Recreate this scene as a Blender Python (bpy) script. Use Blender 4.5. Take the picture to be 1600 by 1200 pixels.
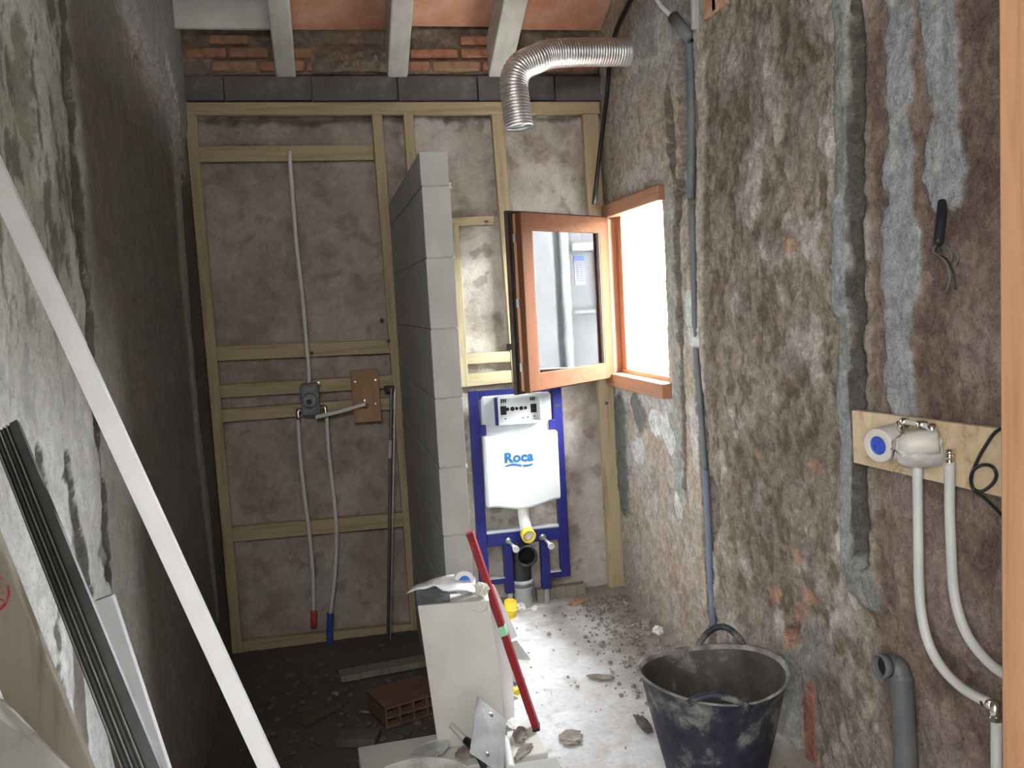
import bpy, bmesh, math, random
import numpy as np
from mathutils import Vector, Matrix

random.seed(7)
for o in list(bpy.data.objects):
    bpy.data.objects.remove(o, do_unlink=True)
S = bpy.context.scene
COL = S.collection

# ------------------------------------------------------------------ camera
EYE = np.array([0.0, 0.0, 1.64])
FPX = 1380.0
def cam_axes(yaw, pitch, roll):
    cy, sy, cp, sp = math.cos(yaw), math.sin(yaw), math.cos(pitch), math.sin(pitch)
    f = np.array([sy*cp, cy*cp, -sp]); r = np.array([cy, -sy, 0.0]); d = np.cross(f, r)
    cr, sr = math.cos(roll), math.sin(roll)
    return np.array([cr*r + sr*d, -sr*r + cr*d, f])
AX = cam_axes(math.radians(11.7), math.radians(5.28), math.radians(3.19))
cd = bpy.data.cameras.new('camera'); cam = bpy.data.objects.new('camera', cd); COL.objects.link(cam)
cd.sensor_width = 36; cd.lens = FPX/1600*36; cd.clip_start = 0.02
m = Matrix.Identity(4)
for i in range(3):
    m[i][0] = AX[0][i]; m[i][1] = -AX[1][i]; m[i][2] = -AX[2][i]; m[i][3] = EYE[i]
cam.matrix_world = m
S.camera = cam
S.view_settings.view_transform = 'Standard'; S.view_settings.look = 'None'
S.view_settings.gamma = 1.0; S.view_settings.use_curve_mapping = False
S.view_settings.exposure = 0.35
S.cycles.sample_clamp_indirect = 0.0

# room: x to the right, y into the room, z up (metres)
XL, XR, YB, YF = -0.583, 1.54, 4.70, 0.84
WY0, WY1, WZ0, WZ1 = 3.81, 4.67, 1.158, 2.13        # window frame, outside size

# ------------------------------------------------------------------ sky and daylight
SKY = 128.0
w = bpy.data.worlds.new('overcast_sky'); S.world = w; w.use_nodes = True
bg = w.node_tree.nodes['Background']; bg.inputs[0].default_value = (0.93, 0.97, 1.0, 1); bg.inputs[1].default_value = SKY
def area(name, loc, direction, sx, sy, power, color, portal=False):
    l = bpy.data.lights.new(name, 'AREA'); l.shape = 'RECTANGLE'; l.size = sx; l.size_y = sy
    l.energy = power; l.color = color
    if portal: l.cycles.is_portal = True
    o = bpy.data.objects.new(name, l); COL.objects.link(o); o.location = loc
    o.rotation_euler = Vector(direction).to_track_quat('-Z', 'Y').to_euler()
    return o
area('window_portal', (XR+0.25, (WY0+WY1)/2, (WZ0+WZ1)/2), (-1, 0, 0), 0.98, 0.9, 1, (1, 1, 1), True)
# unseen fill light added behind the camera to brighten the right wall
area('right_wall_fill', (-1.9, -2.25, 1.75), (0.62, 1, -0.04), 1.0, 1.5, 175, (1.0, 0.985, 0.965))

area('shower_fill', (-0.45, -0.9, 2.55), (0.12, 1, -0.55), 0.9, 0.6, 60, (1.0, 0.98, 0.95))  # unseen fill added to lift the dark shower side

# ------------------------------------------------------------------ helpers
def ray(x, y): return np.array([(x-800)/FPX, (y-600)/FPX, 1.0]) @ AX
def onY(x, y, Y): d = ray(x, y); return EYE + d*Y/d[1]
def onX(x, y, X): d = ray(x, y); return EYE + d*X/d[0]
def onZ(x, y, Z): d = ray(x, y); return EYE + d*(Z-1.64)/d[2]

POS = {}
def link(o, parent=None, loc=(0, 0, 0)):
    COL.objects.link(o); o.location = loc; POS[o.name] = Vector(loc)
    if parent is not None:
        o.parent = parent; o.matrix_parent_inverse = Matrix.Translation(-POS[parent.name])
    return o
def tag(o, label=None, cat=None, group=None, kind=None):
    if label: o['label'] = label
    if cat: o['category'] = cat
    if group: o['group'] = group
    if kind: o['kind'] = kind
    return o
def thing(name, loc, label, cat, group=None):
    o = bpy.data.objects.new(name, None); o.empty_display_size = 0.05
    link(o, None, loc); return tag(o, label, cat, group)

class MB:
    def __init__(s): s.v = []; s.f = []
    def add(s, vs, fs):
        b = len(s.v); s.v += [tuple(map(float, p)) for p in vs]; s.f += [tuple(i+b for i in f) for f in fs]; return s
    def box(s, x0, x1, y0, y1, z0, z1):
        return s.hexa([(x0,y0,z0),(x1,y0,z0),(x1,y1,z0),(x0,y1,z0),(x0,y0,z1),(x1,y0,z1),(x1,y1,z1),(x0,y1,z1)])
    def hexa(s, p):
        return s.add(p, [(0,3,2,1),(4,5,6,7),(0,1,5,4),(1,2,6,5),(2,3,7,6),(3,0,4,7)])
    def bar(s, a, b, w, t, side):
        """oriented bar from a to b; w along `side`, t across"""
        a = Vector(a); b = Vector(b); d = (b-a).normalized(); u = Vector(side); u = (u - d*u.dot(d)).normalized(); n = d.cross(u)
        u *= w/2; n *= t/2
        return s.hexa([a-u-n, a+u-n, a+u+n, a-u+n, b-u-n, b+u-n, b+u+n, b-u+n])
    def profile(s, a, b, pts, side):
        """extrude closed 2-D outline pts (along side, across) from a to b"""
        a = Vector(a); b = Vector(b); d = (b-a).normalized(); u = Vector(side); u = (u - d*u.dot(d)).normalized(); n = d.cross(u)
        k = len(pts); vs = [a+u*p+n*q for p, q in pts] + [b+u*p+n*q for p, q in pts]
        fs = [(i, (i+1) % k, (i+1) % k+k, i+k) for i in range(k)] + [tuple(range(k))[::-1], tuple(range(k, 2*k))]
        return s.add(vs, fs)
    def tube(s, path, r, seg=12, cap=True, closed=False):
        P = [Vector(p) for p in path]; n = len(P); R = r if hasattr(r, '__len__') else [r]*n
        T = []
        for i in range(n):
            a = P[(i-1) % n] if (closed or i > 0) else P[i]; b = P[(i+1) % n] if (closed or i < n-1) else P[i]
            T.append((b-a).normalized())
        u = T[0].orthogonal().normalized(); base = len(s.v)
        for i in range(n):
            u = (u - T[i]*u.dot(T[i])).normalized(); v = T[i].cross(u)
            for k in range(seg):
                an = 2*math.pi*k/seg; s.v.append(tuple(P[i] + (u*math.cos(an)+v*math.sin(an))*R[i]))
        m_ = n if closed else n-1
        for i in range(m_):
            for k in range(seg):
                j = (i+1) % n
                s.f.append((base+i*seg+k, base+i*seg+(k+1) % seg, base+j*seg+(k+1) % seg, base+j*seg+k))
        if cap and not closed:
            s.f.append(tuple(base+k for k in range(seg))[::-1]); s.f.append(tuple(base+(n-1)*seg+k for k in range(seg)))
        return s
    def lathe(s, prof, c, axis=(0, 0, 1), seg=32):
        """prof: list of (radius, height) along axis from c"""
        ax = Vector(axis).normalized(); u = ax.orthogonal().normalized(); v = ax.cross(u); c = Vector(c); b = len(s.v); n = len(prof)
        for r, h in prof:
            for k in range(seg):
                an = 2*math.pi*k/seg; s.v.append(tuple(c + ax*h + (u*math.cos(an)+v*math.sin(an))*r))
        for i in range(n-1):
            for k in range(seg):
                s.f.append((b+i*seg+k, b+i*seg+(k+1) % seg, b+(i+1)*seg+(k+1) % seg, b+(i+1)*seg+k))
        return s
    def sheet(s, corners, nu, nv, fn=None, th=0.0):
        """bilinear sheet of 4 corners with displacement fn(u,v)->vector"""
        a, b, c, d = [Vector(p) for p in corners]; base = len(s.v)
        for j in range(nv+1):
            for i in range(nu+1):
                u, v = i/nu, j/nv; p = (a*(1-u)+b*u)*(1-v) + (d*(1-u)+c*u)*v
                if fn: p = p + Vector(fn(u, v))
                s.v.append(tuple(p))
        for j in range(nv):
            for i in range(nu):
                q = base+j*(nu+1)+i; s.f.append((q, q+1, q+nu+2, q+nu+1))
        return s
    def rock(s, c, r, sq=(1, 1, 1), rng=random, sub=1):
        bm = bmesh.new(); bmesh.ops.create_icosphere(bm, subdivisions=sub, radius=1)
        rot = Matrix.Rotation(rng.uniform(0, 6.28), 3, 'Z') @ Matrix.Rotation(rng.uniform(-.5, .5), 3, 'X')
        vs = []
        for v_ in bm.verts:
            p = v_.co*rng.uniform(.72, 1.18)*r; p = rot @ Vector((p.x*sq[0], p.y*sq[1], p.z*sq[2])); vs.append(p+Vector(c))
        fs = [tuple(q.index for q in f.verts) for f in bm.faces]; bm.free()
        return s.add(vs, fs)
    def build(s, name, mat, parent=None, smooth=False, bev=0.0, solid=0.0, sub=0, label=None, fix=True):
        V = np.array(s.v); c = (V.min(0)+V.max(0))/2
        me = bpy.data.meshes.new(name); me.from_pydata((V-c).tolist(), [], s.f)
        if fix:
            bm = bmesh.new(); bm.from_mesh(me); bmesh.ops.recalc_face_normals(bm, faces=bm.faces); bm.to_mesh(me); bm.free()
        if mat: me.materials.append(MAT[mat])
        if smooth: me.polygons.foreach_set('use_smooth', [True]*len(me.polygons))
        o = bpy.data.objects.new(name, me); link(o, parent, tuple(c))
        if solid:
            md = o.modifiers.new('solid', 'SOLIDIFY'); md.thickness = solid; md.offset = 0
        if bev:
            md = o.modifiers.new('bevel', 'BEVEL'); md.width = bev; md.segments = 2; md.limit_method = 'ANGLE'
        if sub:
            md = o.modifiers.new('sub', 'SUBSURF'); md.levels = sub; md.render_levels = sub
        if label: o['label'] = label
        return o

def spline(pts, n=8):
    P = [np.array(p, float) for p in pts]; P = [2*P[0]-P[1]] + P + [2*P[-1]-P[-2]]; out = []
    for i in range(1, len(P)-2):
        for k in range(n):
            t = k/n; a, b, c, d = P[i-1:i+3]
            out.append(.5*((2*b)+(-a+c)*t+(2*a-5*b+4*c-d)*t*t+(-a+3*b-3*c+d)*t**3))
    out.append(P[-2]); return out

# lattice noise (numpy) for uneven plaster
_rng = np.random.default_rng(3); _T = _rng.random((256, 256))
def vnoise(x, y):
    xi = np.floor(x).astype(int); yi = np.floor(y).astype(int); fx = x-xi; fy = y-yi
    fx = fx*fx*fx*(fx*(fx*6-15)+10); fy = fy*fy*fy*(fy*(fy*6-15)+10)
    a = _T[xi & 255, yi & 255]; b = _T[(xi+1) & 255, yi & 255]; c = _T[xi & 255, (yi+1) & 255]; d = _T[(xi+1) & 255, (yi+1) & 255]
    return (a*(1-fx)+b*fx)*(1-fy)+(c*(1-fx)+d*fx)*fy
def fbm(x, y, sc, oc=4, off=0.0, g=.5):
    t = 0; amp = 1; tot = 0
    for i in range(oc):
        t = t + amp*vnoise(x*sc+off+i*17.3, y*sc+off*1.7+i*9.1); tot += amp; amp *= g; sc *= 2.03
    return t/tot
def sstep(a, b, x):
    t = np.clip((x-a)/(b-a), 0, 1); return t*t*(3-2*t)
def mixc(c, col, k):
    return c*(1-k[..., None]) + np.array(col)*k[..., None]
def polydist(U, V, pts):
    D = np.full(U.shape, 9.0)
    for (x0, y0), (x1, y1) in zip(pts[:-1], pts[1:]):
        dx, dy = x1-x0, y1-y0; L = dx*dx+dy*dy+1e-12
        t = np.clip(((U-x0)*dx+(V-y0)*dy)/L, 0, 1); D = np.minimum(D, np.hypot(U-x0-t*dx, V-y0-t*dy))
    return D

# ------------------------------------------------------------------ materials
MAT = {}
def new_mat(name):
    mt = bpy.data.materials.new(name); mt.use_nodes = True; MAT[name] = mt
    nt = mt.node_tree; return mt, nt, nt.nodes['Principled BSDF']
def ramp(nt, src, stops):
    r = nt.nodes.new('ShaderNodeValToRGB'); e = r.color_ramp.elements
    while len(e) > 1: e.remove(e[-1])
    e[0].position = stops[0][0]; e[0].color = (*stops[0][1], 1)
    for p, c in stops[1:]:
        n = e.new(p); n.color = (*c, 1)
    nt.links.new(src, r.inputs[0]); return r
def noise(nt, scale, detail=5, rough=.6, stretch=(1, 1, 1), dist=0.0):
    tc = nt.nodes.new('ShaderNodeTexCoord'); mp = nt.nodes.new('ShaderNodeMapping'); mp.inputs['Scale'].default_value = stretch
    n = nt.nodes.new('ShaderNodeTexNoise'); n.inputs['Scale'].default_value = scale; n.inputs['Detail'].default_value = detail
    n.inputs['Roughness'].default_value = rough; n.inputs['Distortion'].default_value = dist
    nt.links.new(tc.outputs['Object'], mp.inputs[0]); nt.links.new(mp.outputs[0], n.inputs[0]); return n
def bump(nt, b, src, strength, dist):
    k = nt.nodes.new('ShaderNodeBump'); k.inputs['Strength'].default_value = strength; k.inputs['Distance'].default_value = dist
    nt.links.new(src, k.inputs['Height']); nt.links.new(k.outputs[0], b.inputs['Normal'])
def mat(name, stops, scale=8, rough=.8, bmp=.2, dist=.003, metal=0.0, detail=5, stretch=(1, 1, 1), nr=.6, distort=0.0, spec=.3):
    mt, nt, b = new_mat(name); n = noise(nt, scale, detail, nr, stretch, distort)
    if not isinstance(stops[0][0], (int, float)): stops = [(.3, stops[0]), (.7, stops[1])]
    r = ramp(nt, n.outputs[0], stops); nt.links.new(r.outputs[0], b.inputs['Base Color'])
    b.inputs['Roughness'].default_value = rough; b.inputs['Metallic'].default_value = metal; b.inputs['Specular IOR Level'].default_value = spec
    if bmp: bump(nt, b, n.outputs[0], bmp, dist)
    return mt
def wall_mat(name, fscale=45, amt=.45, bmp=.6, dist=.006, pits=.0):
    mt, nt, b = new_mat(name)
    at = nt.nodes.new('ShaderNodeAttribute'); at.attribute_name = 'albedo'
    n1 = noise(nt, fscale, 8, .7); n2 = noise(nt, fscale*3.5, 4, .6); n0 = noise(nt, fscale*.38, 7, .68, dist=.8)
    def rng(src, a, b_, lo, hi):
        mr = nt.nodes.new('ShaderNodeMapRange'); mr.inputs[1].default_value = a; mr.inputs[2].default_value = b_
        mr.inputs[3].default_value = lo; mr.inputs[4].default_value = hi; nt.links.new(src, mr.inputs[0]); return mr.outputs[0]
    def mul(p, q):
        k = nt.nodes.new('ShaderNodeMath'); k.operation = 'MULTIPLY'; nt.links.new(p, k.inputs[0]); nt.links.new(q, k.inputs[1]); return k.outputs[0]
    f = mul(rng(n1.outputs[0], .3, .7, 1-amt*.7, 1+amt*.7), rng(n0.outputs[0], .32, .68, 1-amt, 1+amt))
    if pits: f = mul(f, rng(n2.outputs[0], .33, .42, 1-pits, 1.0))
    mx = nt.nodes.new('ShaderNodeVectorMath'); mx.operation = 'SCALE'
    nt.links.new(at.outputs['Color'], mx.inputs[0]); nt.links.new(f, mx.inputs['Scale'])
    nt.links.new(mx.outputs[0], b.inputs['Base Color'])
    b.inputs['Roughness'].default_value = .92; b.inputs['Specular IOR Level'].default_value = .15
    ad = nt.nodes.new('ShaderNodeMath'); ad.operation = 'MULTIPLY_ADD'; ad.inputs[1].default_value = .3
    nt.links.new(n2.outputs[0], ad.inputs[0]); nt.links.new(n1.outputs[0], ad.inputs[2])
    ae = nt.nodes.new('ShaderNodeMath'); ae.operation = 'MULTIPLY_ADD'; ae.inputs[1].default_value = 2.0
    nt.links.new(n0.outputs[0], ae.inputs[0]); nt.links.new(ad.outputs[0], ae.inputs[2])
    bump(nt, b, ae.outputs[0], bmp, dist); return mt
wall_mat('rough_wall', 48, .34, .8, .008, .55); wall_mat('plaster_wall', 42, .20, .5, .005, .35); wall_mat('smooth_wall', 44, .13, .5, .006, .25); wall_mat('concrete_floor', 70, .12, .4, .004, .3)
def wood(name, light, dark, axis, scale=6, rough=.65, bmp=.15, spec=.3):
    st = {'x': (.06, 1, 1), 'y': (1, .06, 1), 'z': (1, 1, .06)}[axis]
    mt = mat(name, [(.25, dark), (.5, light), (.78, tuple(c*1.12 for c in light))], scale*7, rough, bmp, .002, stretch=st, distort=.6, spec=spec)
    return mt
pine, pined = (.44, .355, .225), (.30, .225, .13)
for a in 'xyz': wood('pine_'+a, pine, pined, a)
cedar, cedard = (.36, .175, .10), (.25, .105, .05)
for a in 'xyz': wood('cedar_'+a, cedar, cedard, a, rough=.45)
for a in 'xz': wood('sash_'+a, (.085, .038, .021), (.064, .027, .014), a, rough=.8, spec=.03)
wood('post_wood', (.34, .185, .10), (.24, .12, .06), 'z', rough=.5)
wood('old_plank', (.25, .225, .185), (.13, .115, .09), 'z')
wood('brown_lath', (.13, .09, .065), (.07, .05, .035), 'z')
mat('plywood', [(.28, (.30, .20, .11)), (.42, (.52, .40, .25)), (.7, (.62, .52, .37))], 11, .7, .1, distort=1.5)
mat('dark_ply', [(.3, (.30, .17, .09)), (.7, (.46, .28, .16))], 12, .7, .1, stretch=(1, 1, .2))
mat('aerated', [(.3, (.40, .405, .39)), (.7, (.47, .475, .455))], 9, .9, .15, .002)
mat('aerated_core', [(.3, (.36, .36, .34)), (.7, (.46, .46, .44))], 20, .95, .3)
mat('pale_block', [(.3, (.58, .565, .53)), (.7, (.65, .635, .60))], 8, .9, .1, .002)
mat('clay', [(.3, (.52, .24, .15)), (.55, (.62, .33, .22)), (.8, (.68, .45, .34))], 7, .8, .15)
mat('brick_red', [(.25, (.24, .13, .09)), (.5, (.46, .22, .14)), (.75, (.56, .32, .22))], 16, .9, .5, .005)
mat('brick_dull', [(.25, (.24, .17, .12)), (.5, (.42, .23, .14)), (.75, (.48, .36, .25))], 14, .9, .5, .005)
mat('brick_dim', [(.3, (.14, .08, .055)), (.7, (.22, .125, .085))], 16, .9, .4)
mat('rough_mortar', [(.3, (.17, .13, .10)), (.55, (.28, .22, .17)), (.75, (.42, .36, .30))], 22, .95, .8, .008)
mat('dark_lintel', [(.3, (.115, .108, .105)), (.6, (.165, .155, .15)), (.78, (.30, .28, .26))], 9, .9, .3)
mat('white_joist', [(.25, (.38, .37, .34)), (.5, (.56, .55, .51)), (.8, (.66, .65, .62))], 9, .85, .25, stretch=(1, .3, 1))
mat('white_board', [(.25, (.70, .69, .67)), (.6, (.84, .83, .81))], 6, .7, .1)
mat('grubby_white', [(.28, (.26, .25, .23)), (.42, (.46, .455, .44)), (.8, (.54, .54, .53))], 10, .6, .1, stretch=(1, 1, .4))
mat('white_lacquer', [(.3, (.64, .65, .68)), (.7, (.72, .73, .76))], 9, .45, .05)
mat('dark_steel', [(.3, (.075, .08, .082)), (.7, (.14, .145, .145))], 12, .42, .1, metal=.75, stretch=(1, 1, .1))
mat('steel_edge', [(.3, (.35, .36, .34)), (.7, (.5, .5, .48))], 12, .4, .1, metal=.8)
mat('blue_paint', [(.3, (.012, .014, .115)), (.7, (.018, .02, .15))], 8, .45, .05)
mat('cistern_grey', [(.3, (.44, .46, .48)), (.7, (.50, .52, .54))], 5, .6, .03)
mat('cistern_white', [(.3, (.52, .535, .55)), (.7, (.57, .585, .60))], 4, .55, .03)
mat('logo_blue', [(.3, (.008, .10, .26)), (.7, (.012, .12, .30))], 4, .5, 0)
mat('hole_black', [(.3, (.01, .01, .012)), (.7, (.015, .015, .018))], 4, .8, 0)
mat('yellow_plastic', [(.3, (.75, .52, .03)), (.7, (.82, .60, .05))], 5, .45, .03)
mat('black_plastic', [(.3, (.012, .012, .014)), (.7, (.025, .025, .027))], 7, .4, .03)
mat('grey_pvc', [(.3, (.085, .088, .09)), (.7, (.12, .124, .128))], 8, .5, .05)
mat('pale_pvc', [(.3, (.35, .36, .37)), (.7, (.43, .44, .45))], 8, .55, .05)
mat('zinc', [(.3, (.62, .62, .62)), (.7, (.78, .78, .78))], 20, .3, .05, metal=1)
mat('chrome', [(.3, (.70, .66, .60)), (.7, (.85, .82, .76))], 20, .22, .02, metal=1)
mat('aluminium_foil', [(.3, (.74, .74, .75)), (.7, (.86, .86, .87))], 25, .42, .15, .002, metal=1)
mat('grey_conduit', [(.3, (.10, .11, .12)), (.7, (.16, .17, .19))], 8, .5, .05)
mat('blue_conduit', [(.3, (.12, .15, .21)), (.7, (.18, .21, .28))], 8, .5, .05)
mat('white_pipe', [(.3, (.62, .62, .61)), (.7, (.72, .72, .71))], 8, .45, .03)
mat('pex', [(.3, (.44, .45, .44)), (.7, (.52, .53, .52))], 6, .42, .03)
mat('cream_plastic', [(.3, (.46, .44, .40)), (.7, (.54, .52, .48))], 8, .45, .05)
mat('cap_blue', [(.3, (.015, .05, .33)), (.7, (.04, .10, .45))], 60, .5, .1)
mat('bag_plastic', [(.3, (.36, .35, .33)), (.7, (.50, .49, .47))], 20, .3, .6, .008)
mat('mixer_grey', [(.3, (.17, .19, .20)), (.7, (.27, .29, .30))], 16, .5, .2)
mat('red_sleeve', [(.3, (.45, .05, .03)), (.7, (.55, .08, .05))], 8, .6, .05)
mat('blue_sleeve', [(.3, (.03, .06, .30)), (.7, (.05, .09, .38))], 8, .6, .05)
mat('tub_rim', [(.3, (.05, .05, .055)), (.5, (.17, .17, .165)), (.75, (.36, .36, .34))], 12, .7, .3)
mat('rubber_tub', [(.36, (.012, .014, .028)), (.50, (.026, .028, .042)), (.57, (.11, .11, .108)), (.76, (.36, .355, .34))], 8, .6, .2, .003, detail=9, nr=.68)
mat('tub_inside', [(.35, (.035, .03, .028)), (.6, (.075, .066, .058)), (.8, (.35, .34, .31))], 7, .7, .3, .004, detail=8, nr=.65)
mat('mortar_pail', [(.3, (.25, .25, .23)), (.55, (.42, .42, .39)), (.8, (.58, .58, .55))], 18, .85, .4)
mat('level_red', [(.3, (.20, .008, .012)), (.62, (.26, .012, .018)), (.8, (.50, .26, .25))], 14, .42, .05)
mat('level_dark', [(.3, (.16, .008, .01)), (.7, (.22, .012, .014))], 14, .5, .05)
mat('vial_green', [(.3, (.25, .62, .38)), (.7, (.33, .70, .45))], 8, .25, 0)
mat('float_steel', [(.3, (.42, .44, .46)), (.55, (.60, .62, .64)), (.75, (.74, .75, .77))], 13, .38, .15, .002, metal=.55)
mat('paper', [(.3, (.78, .79, .82)), (.7, (.86, .87, .90))], 5, .8, .1)
mat('string_white', [(.3, (.72, .69, .63)), (.7, (.84, .82, .77))], 40, .9, .3)
mat('tape_white', [(.3, (.75, .76, .80)), (.7, (.82, .83, .86))], 10, .5, 0)
mat('tape_blue', [(.3, (.05, .20, .62)), (.7, (.07, .26, .70))], 10, .5, 0)
mat('nail_steel', [(.3, (.25, .26, .28)), (.7, (.45, .46, .48))], 30, .35, 0, metal=.9)
mat('rubble', [(.3, (.17, .14, .115)), (.55, (.27, .235, .205)), (.75, (.45, .42, .39))], 10, .95, .5)
mat('pale_rubble', [(.3, (.60, .59, .57)), (.7, (.74, .73, .71))], 10, .95, .3)
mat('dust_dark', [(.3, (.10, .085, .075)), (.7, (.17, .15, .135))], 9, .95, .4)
mat('stamp_red', [(.40, (.30, .265, .21)), (.52, (.36, .035, .035))], 25, .8, 0)
mat('facade_plaster', [(.3, (.215, .218, .22)), (.7, (.23, .233, .235))], 1.2, .95, .05)
mat('facade_dark', [(.3, (.17, .173, .177)), (.7, (.19, .193, .197))], 1.2, .95, .05)
mat('facade_pipe', [(.3, (.22, .224, .228)), (.7, (.24, .244, .248))], 3, .6, 0)
mat('pale_stone', [(.3, (.05, .045, .04)), (.5, (.13, .12, .11)), (.75, (.24, .23, .22))], 18, .95, .6, .008, detail=8)
mat('outdoor_ground', [(.3, (.30, .30, .27)), (.7, (.40, .40, .37))], 1, .95, 0)
mat('hall_plaster', [(.3, (.44, .42, .39)), (.7, (.54, .52, .49))], 2, .9, .1)
mat('seal_brown', [(.3, (.025, .016, .012)), (.7, (.06, .04, .03))], 12, .5, .1)
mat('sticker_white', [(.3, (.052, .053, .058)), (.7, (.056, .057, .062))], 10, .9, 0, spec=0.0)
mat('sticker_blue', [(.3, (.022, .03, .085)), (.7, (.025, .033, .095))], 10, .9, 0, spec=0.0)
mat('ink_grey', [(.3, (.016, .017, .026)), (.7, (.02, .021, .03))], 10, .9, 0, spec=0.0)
mat('green_foliage', [(.3, (.10, .17, .04)), (.7, (.24, .32, .10))], 14, .8, .3)
# thin window glass: clear with Fresnel reflection on each face
mt, nt, b = new_mat('window_glass'); nt.nodes.remove(b)
fr = nt.nodes.new('ShaderNodeFresnel'); fr.inputs[0].default_value = 1.5
tr = nt.nodes.new('ShaderNodeBsdfTransparent'); tr.inputs[0].default_value = (.96, .98, .97, 1)
gl = nt.nodes.new('ShaderNodeBsdfGlossy'); gl.inputs['Roughness'].default_value = 0.015
mx = nt.nodes.new('ShaderNodeMixShader'); nt.links.new(fr.outputs[0], mx.inputs[0]); nt.links.new(tr.outputs[0], mx.inputs[1]); nt.links.new(gl.outputs[0], mx.inputs[2])
nt.links.new(mx.outputs[0], nt.nodes['Material Output'].inputs[0])
# clear plastic box
mt, nt, b = new_mat('clear_plastic'); nt.nodes.remove(b)
tr = nt.nodes.new('ShaderNodeBsdfTransparent'); tr.inputs[0].default_value = (.82, .84, .86, 1)
gl = nt.nodes.new('ShaderNodeBsdfGlossy'); gl.inputs['Roughness'].default_value = .12
mx = nt.nodes.new('ShaderNodeMixShader'); mx.inputs[0].default_value = .12
nt.links.new(tr.outputs[0], mx.inputs[1]); nt.links.new(gl.outputs[0], mx.inputs[2]); nt.links.new(mx.outputs[0], nt.nodes['Material Output'].inputs[0])

# ------------------------------------------------------------------ setting
def struct(o): o['kind'] = 'structure'; return o
def grid_wall(name, P, U, V, colours, matname, hole=None):
    """P: (n,m,3) points, colours (n,m,3)"""
    n, m_ = U.shape; me = bpy.data.meshes.new(name)
    idx = np.arange(n*m_).reshape(n, m_)
    q = np.stack([idx[:-1, :-1], idx[1:, :-1], idx[1:, 1:], idx[:-1, 1:]], -1).reshape(-1, 4)
    if hole is not None:
        uc = (U[:-1, :-1]+U[1:, 1:])/2; vc = (V[:-1, :-1]+V[1:, 1:])/2
        q = q[~((uc > hole[0]) & (uc < hole[1]) & (vc > hole[2]) & (vc < hole[3])).reshape(-1)]
    me.vertices.add(n*m_); me.vertices.foreach_set('co', P.reshape(-1).astype(np.float32))
    me.loops.add(q.size); me.loops.foreach_set('vertex_index', q.reshape(-1).astype(np.int32))
    me.polygons.add(len(q)); me.polygons.foreach_set('loop_start', np.arange(0, q.size, 4).astype(np.int32))
    me.update(calc_edges=True); me.validate()
    a = me.color_attributes.new('albedo', 'FLOAT_COLOR', 'POINT')
    c4 = np.concatenate([np.clip(colours, .005, .9), np.ones((n, m_, 1))], -1)
    a.data.foreach_set('color', c4.reshape(-1).astype(np.float32))
    me.polygons.foreach_set('use_smooth', [True]*len(me.polygons))
    me.materials.append(MAT[matname])
    o = bpy.data.objects.new(name, me); link(o); return struct(o)
def axisc(lo, hi, step, extra_hi=None, cstep=.08):
    a = np.arange(lo, hi+step/2, step)
    if extra_hi: a = np.concatenate([a, np.arange(a[-1]+cstep, extra_hi+cstep, cstep)])
    return a
SUNK = .10                                    # the shower corner lies lower than the room floor
ROOF0, SLOPE = 2.83, .5                      # underside of joists at the back wall, roof pitch
def rw(*pts): return [tuple(onX(x, y, XR)[1:]) for x, y in pts]
def lw(*pts): return [tuple(onX(x, y, XL)[1:]) for x, y in pts]

# right wall: scraped render with chases and grey mortar fillings
U, V = np.meshgrid(axisc(YF, YB+.04, .0085), axisc(-.02, 3.3, .0085, 4.9), indexing='ij')
wob = .03*(fbm(U, V, 9, 3, 4.)-.5); jag = .022*(fbm(U, V, 26, 3, 1.)-.5)+.03*(fbm(U, V, 7, 2, 8.)-.5)
n1 = fbm(U, V*.85, 7, 6, 2., .6); n2 = fbm(U+wob, V*.7+wob, 19, 5, 5., .62); n3 = fbm(U, V*.8, 2.6, 5, 9., .6)
n4 = fbm(U, V, 38, 3, 11.)
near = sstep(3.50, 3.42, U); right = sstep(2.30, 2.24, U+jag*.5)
h = .030*(n1-.5)*(.35+.65*near) + .022*(n2-.5)*near + .012*(np.abs(n2-.5)) *near + .006*(n4-.5)
h = h*(1-.45*right)
C = np.zeros(U.shape+(3,)); C[:] = (.275, .23, .19)
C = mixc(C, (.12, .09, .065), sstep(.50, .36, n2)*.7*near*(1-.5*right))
C = mixc(C, (.45, .41, .38), sstep(.51, .66, n1)*.75)
C = mixc(C, (.40, .375, .36), sstep(.54, .64, n3)*sstep(.44, .56, n2)*.5)
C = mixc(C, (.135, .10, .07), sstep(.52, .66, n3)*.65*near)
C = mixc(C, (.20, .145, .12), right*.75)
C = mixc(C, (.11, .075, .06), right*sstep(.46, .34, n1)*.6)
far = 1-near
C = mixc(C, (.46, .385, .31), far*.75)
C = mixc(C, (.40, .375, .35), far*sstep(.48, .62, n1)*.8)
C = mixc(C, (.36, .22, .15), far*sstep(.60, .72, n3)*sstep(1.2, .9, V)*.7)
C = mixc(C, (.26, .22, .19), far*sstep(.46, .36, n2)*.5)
low = sstep(.55, .1, V)
C = mixc(C, (.33, .30, .27), low*.35)
def patch(pts, wdt, col, k=1.0, soft=.008, rise=.0, jg=1.0):
    global C, h
    d = polydist(U, V, pts) + jag*jg - wdt; kk = sstep(soft, -soft, d)*k
    C = mixc(C, col, kk); h = h*(1-kk*(.6 if rise else 0)) + rise*kk
    return kk
def groove(pts, wdt, depth, col=None, k=.8, jg=.5):
    global C, h
    d = polydist(U, V, pts) + jag*jg - wdt; kk = sstep(.003, -.010, d); h = h - depth*kk
    if col is not None: C = mixc(C, col, sstep(.014, .005, d)*k)
    return kk
grey, green_grey = (.31, .325, .33), (.235, .25, .23)
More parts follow.
